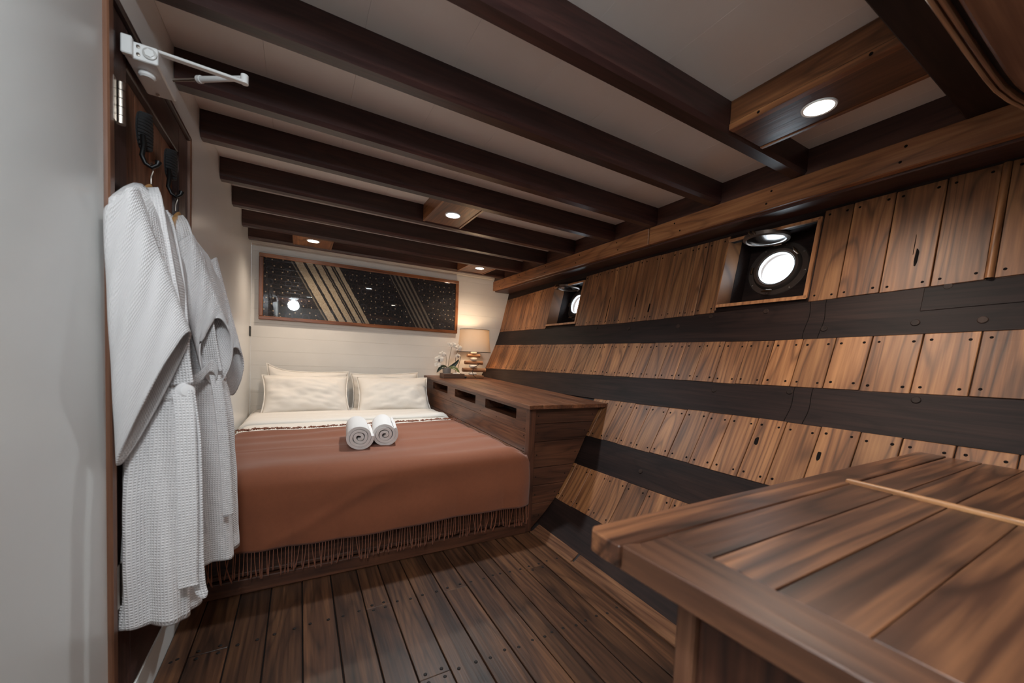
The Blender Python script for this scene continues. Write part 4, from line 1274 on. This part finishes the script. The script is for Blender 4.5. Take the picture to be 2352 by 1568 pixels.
# back edge board along x with a cut corner
V = []
outl = [(DXF + .002, .368), (DXF, .395), (DXF + .001, DYB - .010), (DXF + .012, DYB), (hullX(DZ, .4) - .022, DYB), (hullX(DZ, .4) - .022, .368), (DXF + .035, .366)]
for z_ in (DZ - TH, DZ): V += [(x, y, z_) for x, y in outl]
n = len(outl)
F = [tuple(range(n))[::-1], tuple(range(n, 2 * n))] + [(k, (k + 1) % n, n + (k + 1) % n, n + k) for k in range(n)]
MB().add(V, F).build('edge_board', mt_desk, dk, bev=.0018)
# front edge board along y
V = []
fo = [(DXF + .008, .3735), (DXF + .036, .3645), (DXF + .095, .3645), (DXF + .105, -.9), (DXF + .040, -.9), (DXF + .026, .13)]
for z_ in (DZ - TH - .004, DZ - .001): V += [(x, y, z_) for x, y in fo]
n = len(fo)
F = [tuple(range(n))[::-1], tuple(range(n, 2 * n))] + [(k, (k + 1) % n, n + (k + 1) % n, n + k) for k in range(n)]
MB().add(V, F).build('edge_board', mt_desky, dk, bev=.0018)
ysd = [.366, .294, .218, .135, .045, -.06, -.17, -.29, -.42, -.56, -.72, -.9]
for k in range(len(ysd) - 1):
    a, b_ = ysd[k + 1] + .0008, ysd[k] - .0008
    x0 = DXF + .096 + (.3645 - (a + b_) / 2) * .0080
    for x_a, x_b in ((x0, 1.10), (1.1012, hullX(DZ, .2) - .022)):
        MB().box(x_a, x_b, a, b_, DZ - .028, DZ - .002 + random.uniform(-.0006, .0006)).build('top_board', mt_desk, dk, bev=.001)
MB().box(1.094, 1.110, -.9, .376, DZ - .004, DZ + .007).build('strip', mt_strip, dk, bev=.003, seg=2)
box('corner_post', .436, .462, .286, .312, 0, DZ - TH - .006, mt_casing, dk, bev=.003)
for k in range(9):
    y1_ = .286 - k * .13
    box('side_board', .446, .462, y1_ - .129, y1_, .01, DZ - TH - .006, mt_deskz, dk, bev=.002)
for k in range(6):
    box('back_board', .462 + k * .135, .462 + k * .135 + .134, .290, .306, .01, DZ - TH - .006, mt_deskz, dk, bev=.002)

# ------------------------------------------------------------------ overhead locker at upper right
ov = empty('overhead_locker', (1.2, .2, 1.70))
tag(ov, 'overhead wooden locker with rounded layered edge at the top right corner', 'cabinet')
def ov_outline(ins):
    pts = [(.62, .272 - ins), (.95, .272 - ins), (1.15, .2715 - ins), (1.30, .270 - ins)]
    for k in range(1, 13):
        t = k / 12 * pi / 2
        pts.append((1.30 + sin(t) * (.56 - ins), -.02 + cos(t) * (.290 - ins)))
    pts += [(1.86 - ins, -.5), (1.86 - ins, -.9), (.62, -.9)]
    return pts
def ov_slab(name, i0, z0, z1, mat, i1=None, bev=.002):
    a = ov_outline(i0)
    n = len(a)
    if i1 is None:
        V = [(x, y, z0) for x, y in a] + [(x, y, z1) for x, y in a]
        F = [tuple(range(n))[::-1], tuple(range(n, 2 * n))] + [(k, (k + 1) % n, n + (k + 1) % n, n + k) for k in range(n)]
    else:
        b_ = ov_outline(i1); V = []; m_ = n - 1
        for q in (a, b_):
            V += [(x, y, z0) for x, y in q[:m_]] + [(x, y, z1) for x, y in q[:m_]]
        F = []
        for k in range(m_ - 1):
            F += [(k, k + 1, m_ + k + 1, m_ + k), (2 * m_ + k, 3 * m_ + k, 3 * m_ + k + 1, 2 * m_ + k + 1),
                  (k, 2 * m_ + k, 2 * m_ + k + 1, k + 1), (m_ + k, m_ + k + 1, 3 * m_ + k + 1, 3 * m_ + k)]
    return MB().add(V, F).build(name, mat, ov, bev=bev)
ov_slab('carcass', .004, 1.712, ZC - .001, mt_dark, bev=0)
ov_slab('edge_moulding', 0.0, 1.700, 1.74, mt_overtrim, .0072)
ov_slab('edge_moulding', .0110, 1.699, 1.73, mt_overtrim, .0180)
ov_slab('under_panel', .0300, 1.694, 1.72, mt_over, bev=.006)
#==ROBES==
# ------------------------------------------------------------------ hooks, closer, hangers, robes
def hook(y, zlo, zhi, pts, label):
    root = empty('coat_hook', (XL, y, zlo))
    tag(root, label, 'hook', 'rope-wrapped hooks on the door')
    zc_, h_ = (zlo + zhi) / 2, (zhi - zlo) / 2
    m_ = MB().lathe([(.0005, -.016), (.6, -.014), (.9, -.006), (1, 0), (1, .004), (.0005, .004)], (0, 0, 0), 24, (-1, 0, 0))
    MB().add([(XL + .006 + v[0], y + v[1] * .034, zc_ + v[2] * h_) for v in m_.V], m_.F).build('back_plate', mt_rope, root, smooth=True)
    n = 11
    for k in range(n):
        t = -1 + 2 * (k + .5) / n
        w_ = .036 * math.sqrt(max(0, 1 - t * t * .92))
        ps = [(XL + .006 + .0165 * math.sqrt(max(0, 1 - (s_ / 8) ** 2)) , y + w_ * s_ / 8, zc_ + t * h_ + .004 * s_ / 8) for s_ in range(-8, 9)]
        MB().tube(ps, h_ / n * 1.12, 8).build('rope_turn', mt_rope, root, smooth=True)
    MB().tube(pts, [.006, .0058, .0055, .005, .005, .0048, .0075][:len(pts)], 10).build('iron_hook', mt_iron, root, smooth=True)
    return root
hook(1.41, 1.562, 1.658, [(-.366, 1.372, 1.585), (-.362, 1.362, 1.555), (-.364, 1.356, 1.528), (-.357, 1.357, 1.510), (-.346, 1.360, 1.504), (-.336, 1.364, 1.514), (-.334, 1.366, 1.524)], 'black rope-wrapped iron hook on the door, the nearer one')
hook(1.645, 1.575, 1.667, [(-.366, 1.600, 1.59), (-.363, 1.588, 1.56), (-.364, 1.580, 1.53), (-.356, 1.580, 1.511), (-.345, 1.583, 1.505), (-.336, 1.586, 1.514), (-.334, 1.588, 1.525)], 'black rope-wrapped iron hook on the door, the farther one')

dc = empty('door_closer', (XL, 1.37, 1.73))
tag(dc, 'white door closer with folded arm at the top of the door', 'door closer')
b0 = (-.378, -.316, 1.290, 1.452, 1.729, 1.769)
MB().box(*b0).build('body', mt_white, dc, bev=.004, seg=2)
MB().box(-.380, -.360, 1.276, 1.290, 1.729, 1.772).build('end_plate', mt_white, dc, bev=.002)
MB().lathe([(.0135, 0), (.0135, .003), (.012, .004), (.0005, .004)], (-.331, 1.2895, 1.749), 28, (0, -1, 0)).build('cap_ring', mt_whiteg, dc, smooth=True)
MB().lathe([(.0095, .003), (.0095, .006), (.0005, .006)], (-.331, 1.2895, 1.749), 6, (0, -1, 0)).build('hex_cap', mt_white, dc)
for z_ in (1.740, 1.758):
    MB().lathe([(.004, 0), (.004, .0015), (.0005, .002)], (-.352, 1.2895, z_), 12, (0, -1, 0)).build('screw', mt_steel, dc, smooth=True)
MB().lathe([(.017, 0), (.017, .008), (.013, .012), (.0005, .012)], (-.350, 1.345, 1.729), 24, (0, 0, -1)).build('valve_cap', mt_white, dc, smooth=True)
MB().lathe([(.004, 0), (.004, .004), (.0005, .005)], (-.352, 1.435, 1.729), 12, (0, 0, -1)).build('valve_screw', mt_steel, dc, smooth=True)
def flatbar(name, p, q, w_, t_, mat):
    p = Vector(p); q = Vector(q); d = (q - p).normalized(); s_ = d.cross(Vector((0, 0, 1))).normalized(); u_ = s_.cross(d)
    V = [c + s_ * a * w_ + u_ * b_ * t_ for c in (p - d * .006, q + d * .006) for a in (-1, 1) for b_ in (-1, 1)]
    return MB().add(V, [(0, 1, 3, 2), (4, 6, 7, 5), (0, 4, 5, 1), (2, 3, 7, 6), (0, 2, 6, 4), (1, 5, 7, 3)]).build(name, mat, dc, bev=.002)
EL = Vector((-.150, 1.374, 1.80))
MB().cyl((-.338, 1.345, 1.768), (-.338, 1.345, 1.792), .010, 16).build('spindle', mt_white, dc, smooth=True)
flatbar('main_arm', (-.338, 1.345, 1.790), EL, .009, .0035, mt_white)
MB().cyl(EL + Vector((0, 0, -.004)), EL + Vector((0, 0, .020)), .0095, 18).build('elbow_joint', mt_white, dc, smooth=True)
sh_ = Vector((-.380, 1.615, 1.862)); e2 = EL + Vector((0, 0, .012))
mid = e2.lerp(sh_, .52)
MB().cyl(e2, mid, .0065, 12, .0085).build('forearm', mt_white, dc, smooth=True)
MB().cyl(mid, e2.lerp(sh_, .56), .0105, 12).build('forearm_collar', mt_white, dc, smooth=True)
MB().cyl(mid, sh_, .0045, 10).build('forearm_rod', mt_steel, dc, smooth=True)
MB().box(XL, XL + .014, 1.59, 1.64, 1.848, 1.876).build('shoe', mt_white, dc, bev=.003)

def hanger(y, hk, label):
    root = empty('coat_hanger', (-.350, y, 1.44))
    tag(root, label, 'hanger', 'wooden hangers on the hooks')
    MB().tube([(-.348, y, 1.462), (-.348, y, 1.480), hk + Vector((.0, .010, -.012)), hk + Vector((.001, .008, .001)), hk + Vector((0, -.002, .0065)), hk + Vector((0, -.010, -.002))], .0017, 8).build('wire_hook', mt_steel, root, smooth=True)
    rows = []
    n = 40
    for k in range(n + 1):
        t = -1 + 2 * k / n
        z_ = 1.462 - .105 * abs(t) ** 1.2; yy = y + t * .168; hh = .016 + .010 * math.exp(-(t / .12) ** 2); xx = -.349 + .012 * t * t + (.010 if y > 1.5 else 0)
        tk = .007 + .006 * abs(t) ** 3
        rows.append([(xx + tk * cos(a), yy, z_ - hh + hh * sin(a)) for a in [2 * pi * i / 14 for i in range(14)]])
    o = grid('shoulder_bar', rows, mt_hanger, root, closed_u=True)
    bm = bmesh.new(); bm.from_mesh(o.data); bmesh.ops.holes_fill(bm, edges=[e for e in bm.edges if e.is_boundary]); bm.to_mesh(o.data); bm.free()
    MB().cyl((-.349, y - .17, 1.372), (-.349, y + .17, 1.372), .006, 12).build('trouser_bar', mt_hanger, root, smooth=True)
hanger(1.362, Vector((-.346, 1.360, 1.509)), 'pale wooden hanger holding the nearer bathrobe')
hanger(1.585, Vector((-.345, 1.583, 1.510)), 'pale wooden hanger holding the farther bathrobe')

def bspline_loop(q, n=132):
    """closed cubic b-spline through a quad with doubled edges"""
    c = []
    for k in range(4):
        a = Vector(q[k]); b_ = Vector(q[(k + 1) % 4])
        c += [a.lerp(b_, .10), a.lerp(b_, .5), a.lerp(b_, .90)]
    m_ = len(c); out = []
    for i in range(n):
        s_ = i / n * m_; k = int(s_); t = s_ - k
        p = [c[(k + j - 1) % m_] for j in range(4)]
        out.append((p[0] * (1 - t) ** 3 + p[1] * (3 * t ** 3 - 6 * t * t + 4) + p[2] * (-3 * t ** 3 + 3 * t * t + 3 * t + 1) + p[3] * t ** 3) / 6)
    return out

def quad_at(levels, z_):
    zs_ = [l[0] for l in levels][::-1]
    q = []
    for k in range(4):
        q.append((float(np.interp(z_, zs_, [l[1][k][0] for l in levels][::-1])), float(np.interp(z_, zs_, [l[1][k][1] for l in levels][::-1]))))
    return q

def ribbon(name, pts, wdir, w_, root, th=.004, seed=0, n=40):
    pts = [Vector(p) for p in pts]; rows = []; uv = []
    L_ = 0; last = None
    for k in range(n + 1):
        s_ = k / n * (len(pts) - 1); i = min(int(s_), len(pts) - 2); t = s_ - i
        p0, p1, p2, p3 = pts[max(i - 1, 0)], pts[i], pts[i + 1], pts[min(i + 2, len(pts) - 1)]
        p = .5 * ((2 * p1) + (p2 - p0) * t + (2 * p0 - 5 * p1 + 4 * p2 - p3) * t * t + (-p0 + 3 * p1 - 3 * p2 + p3) * t ** 3)
        if last is not None: L_ += (p - last).length
        last = p
        wd = Vector(wdir).normalized(); ww = w_(k / n) if callable(w_) else w_
        row = []; ur = []
        for q in range(9):
            a = -1 + q / 4
            row.append(p + wd * a * ww + Vector((.3, -.9, 0)) * .0025 * snoise(a * 2, k * .35, seed)); ur.append((a * ww, L_))
        rows.append(row); uv.append(ur)
    o = grid(name, rows, mt_robe, root, uv); solidify(o, th, 0)
    return o

def robe(label, y, levels, sleeves, seed, belt_z, folds):
    root = empty('bathrobe', (-.32, y, levels[-1][0]))
    tag(root, label, 'bathrobe', 'white waffle bathrobes on the door')
    zt, zb_ = levels[0][0], levels[-1][0]
    n, m_ = 132, 90; rows = []; uv = []
    for j in range(m_ + 1):
        z_ = zt + (zb_ - zt) * j / m_
        lp = bspline_loop(quad_at(levels, z_), n)
        cx_ = sum(p.x for p in lp) / n; cy_ = sum(p.y for p in lp) / n
        low = min(1, max(0, (belt_z - z_) / .35)); row = []; ur = []; s_ = 0; prev = None
        wst = math.exp(-((z_ - belt_z) / .05) ** 2)
        for i, p in enumerate(lp):
            d = Vector((p.x - cx_, (p.y - cy_) * .35)); d = d.normalized() if d.length > 0 else d
            a = 2 * pi * i / n
            f = folds * (.35 + .65 * low) * (.009 * sin(a * 7 + 1.2 * sin(z_ * 3 + seed) + seed) + .005 * sin(a * 13 + z_ * 4 + seed * 2)) + .003 * snoise(a * 3, z_ * 14, seed + 3) - .006 * wst
            f *= min(1, j / 8)
            q = Vector((p.x + d.x * f, p.y + d.y * f, z_ + (.006 * sin(a * 3 + seed) if j == m_ else 0)))
            q.x = max(q.x, XL + .008)
            q.z -= min(.085, max(0, q.y - y - .006) * 1.3) * max(0, 1 - j / 16) + min(.03, max(0, q.x + .35) * .8) * max(0, 1 - j / 10)
            if prev is not None: s_ += (q - prev).length
            prev = q
            row.append(q); ur.append((s_, z_))
        rows.append(row); uv.append(ur)
    o = grid('robe_body', rows, mt_robe, root, uv, closed_u=True)
    solidify(o, .004, -1)
    for (L0, R0, L1, R1, yy, th0, th1, cut, sd) in sleeves:
        rows = []; uv = []; K = 46; NN = 64
        slen = (Vector((L1[0] + R1[0], L1[1] + R1[1])) - Vector((L0[0] + R0[0], L0[1] + R0[1]))).length / 2
        for k in range(K + 1):
            t = k / K
            Lp = Vector((L0[0] + (L1[0] - L0[0]) * t, 0, L0[1] + (L1[1] - L0[1]) * t)); Rp = Vector((R0[0] + (R1[0] - R0[0]) * t, 0, R0[1] + (R1[1] - R0[1]) * t))
            c_ = (Lp + Rp) / 2; mj = (Rp - Lp) / 2; th = th0 + (th1 - th0) * t
            ax = (Vector((L1[0] + R1[0], 0, L1[1] + R1[1])) - Vector((L0[0] + R0[0], 0, L0[1] + R0[1]))).normalized()
            row = []; ur = []; s_ = 0; prev = None
            for i in range(NN):
                a = 2 * pi * i / NN
                sup = lambda v: math.copysign(abs(v) ** .75, v)
                p = c_ + mj * sup(cos(a)) + Vector((0, yy + sup(sin(a)) * th, 0))
                wv = .0045 * snoise(cos(a) * 3 + t * 2, t * 7 + sin(a), sd) + .003 * sin(t * 22 + cos(a) * 5 + sd) * max(0, sin(a * 1.0 + pi))
                p += Vector((0, -wv if sin(a) < 0 else wv, 0))
                p += ax * cut * sin(a) * t ** 5
                p.x = max(p.x, XL + .009)
                if prev is not None: s_ += (p - prev).length
                prev = p
                row.append(p); ur.append((s_, t * slen))
            rows.append(row); uv.append(ur)
        o = grid('sleeve', rows, mt_robe, root, uv, closed_u=True); solidify(o, .0045, -1)
    # belt
    rows = []; uv = []
    for j in range(5):
        z_ = belt_z - .019 + .038 * j / 4
        lp = bspline_loop(quad_at(levels, belt_z), n)
        cx_ = sum(p.x for p in lp) / n; cy_ = sum(p.y for p in lp) / n
        row = []; ur = []; s_ = 0; prev = None
        for i, p in enumerate(lp):
            d = Vector((p.x - cx_, (p.y - cy_) * .35)).normalized()
            q = Vector((max(p.x + d.x * .004, XL + .008), p.y + d.y * .004, z_ + .012 * sin(2 * pi * i / n * 2 + seed)))
            if prev is not None: s_ += (q - prev).length
            prev = q; row.append(q); ur.append((s_, z_))
        rows.append(row); uv.append(ur)
    o = grid('belt', rows, mt_robe, root, uv, closed_u=True); solidify(o, .005, 0)
    return root, o
Q = lambda a, b_, c, d: (a, b_, c, d)
L1_ = [
    (1.436, Q((-.368, 1.300), (-.330, 1.300), (-.330, 1.425), (-.368, 1.425))),
    (1.415, Q((-.374, 1.265), (-.322, 1.270), (-.322, 1.450), (-.374, 1.450))),
    (1.365, Q((-.378, 1.190), (-.305, 1.205), (-.310, 1.520), (-.378, 1.520))),
    (1.20, Q((-.378, 1.185), (-.270, 1.215), (-.300, 1.510), (-.378, 1.510))),
    (1.00, Q((-.378, 1.215), (-.258, 1.245), (-.300, 1.500), (-.378, 1.500))),
    (.93, Q((-.378, 1.235), (-.266, 1.255), (-.305, 1.480), (-.378, 1.480))),
    (.80, Q((-.378, 1.240), (-.252, 1.250), (-.300, 1.490), (-.378, 1.490))),
    (.336, Q((-.385, 1.232), (-.230, 1.245), (-.290, 1.520), (-.385, 1.520)))]
S1_ = [((-.374, 1.318), (-.328, 1.392), (-.358, .765), (-.236, 1.075), 1.185, .030, .034, .012, 41)]
r1, bo = robe('white waffle bathrobe hanging in front, its wide sleeve toward the viewer', 1.362, L1_, S1_, 2.0, .93, 1.0)
ribbon('collar', [(-.336, 1.315, 1.438), (-.318, 1.265, 1.385), (-.292, 1.235, 1.22), (-.270, 1.232, 1.05), (-.262, 1.240, .945)], (.9, -.25, .15), lambda t: .016 + .012 * t, r1, seed=3)
ribbon('collar', [(-.330, 1.395, 1.405), (-.316, 1.395, 1.36), (-.290, 1.36, 1.22), (-.268, 1.30, 1.05), (-.262, 1.270, .945)], (.5, -.8, .1), lambda t: .018 + .012 * t, r1, seed=4)
MB().lathe([(.0005, -.019), (.014, -.016), (.021, -.006), (.022, .005), (.014, .016), (.0005, .019)], (-.254, 1.236, .928), 18, (.5, -.7, .2)).build('belt_knot', mt_robe, r1, smooth=True)
ribbon('belt_tail', [(-.256, 1.222, .935), (-.248, 1.214, .88), (-.243, 1.210, .75), (-.240, 1.206, .60), (-.240, 1.204, .475), (-.238, 1.203, .435)], (1, .15, 0), .0195, r1, seed=6)
ribbon('belt_tail', [(-.246, 1.236, .93), (-.232, 1.232, .80), (-.228, 1.232, .62), (-.225, 1.232, .47), (-.221, 1.230, .42), (-.212, 1.228, .385)], (1, -.2, .1), lambda t: .013 if t < .9 else .013 * (1.05 - t) / .15, r1, seed=8)
L2_ = [
    (1.436, Q((-.368, 1.530), (-.328, 1.530), (-.328, 1.645), (-.368, 1.645))),
    (1.415, Q((-.374, 1.50), (-.312, 1.505), (-.305, 1.67), (-.374, 1.67))),
    (1.34, Q((-.378, 1.505), (-.275, 1.515), (-.258, 1.74), (-.378, 1.74))),
    (1.15, Q((-.378, 1.525), (-.238, 1.535), (-.230, 1.74), (-.378, 1.74))),
    (.95, Q((-.378, 1.525), (-.238, 1.535), (-.236, 1.72), (-.378, 1.72))),
    (.80, Q((-.378, 1.52), (-.212, 1.53), (-.212, 1.73), (-.378, 1.73))),
    (.33, Q((-.385, 1.52), (-.190, 1.53), (-.206, 1.75), (-.385, 1.75)))]
S2_ = [((-.335, 1.315), (-.290, 1.375), (-.258, .955), (-.200, 1.095), 1.500, .030, .034, .075, 51),
       ((-.310, 1.315), (-.275, 1.365), (-.240, .885), (-.196, 1.015), 1.765, .028, .034, .06, 57)]
r2, bo = robe('white waffle bathrobe hanging behind the nearer one, closer to the bed', 1.585, L2_, S2_, 5.0, .95, .9)
ribbon('collar', [(-.332, 1.545, 1.438), (-.308, 1.505, 1.385), (-.268, 1.495, 1.2), (-.246, 1.500, 1.03), (-.240, 1.505, .965)], (.8, -.5, .1), lambda t: .016 + .014 * t, r2, seed=13)
ribbon('belt_tail', [(-.285, 1.475, .935), (-.262, 1.470, .955), (-.240, 1.472, .985), (-.226, 1.480, .965), (-.232, 1.49, .93)], (.1, -.2, 1), .018, r2, seed=16)
ribbon('belt_tail', [(-.232, 1.490, .955), (-.218, 1.488, .85), (-.205, 1.488, .68), (-.196, 1.488, .50)], (1, .2, 0), .014, r2, seed=18)
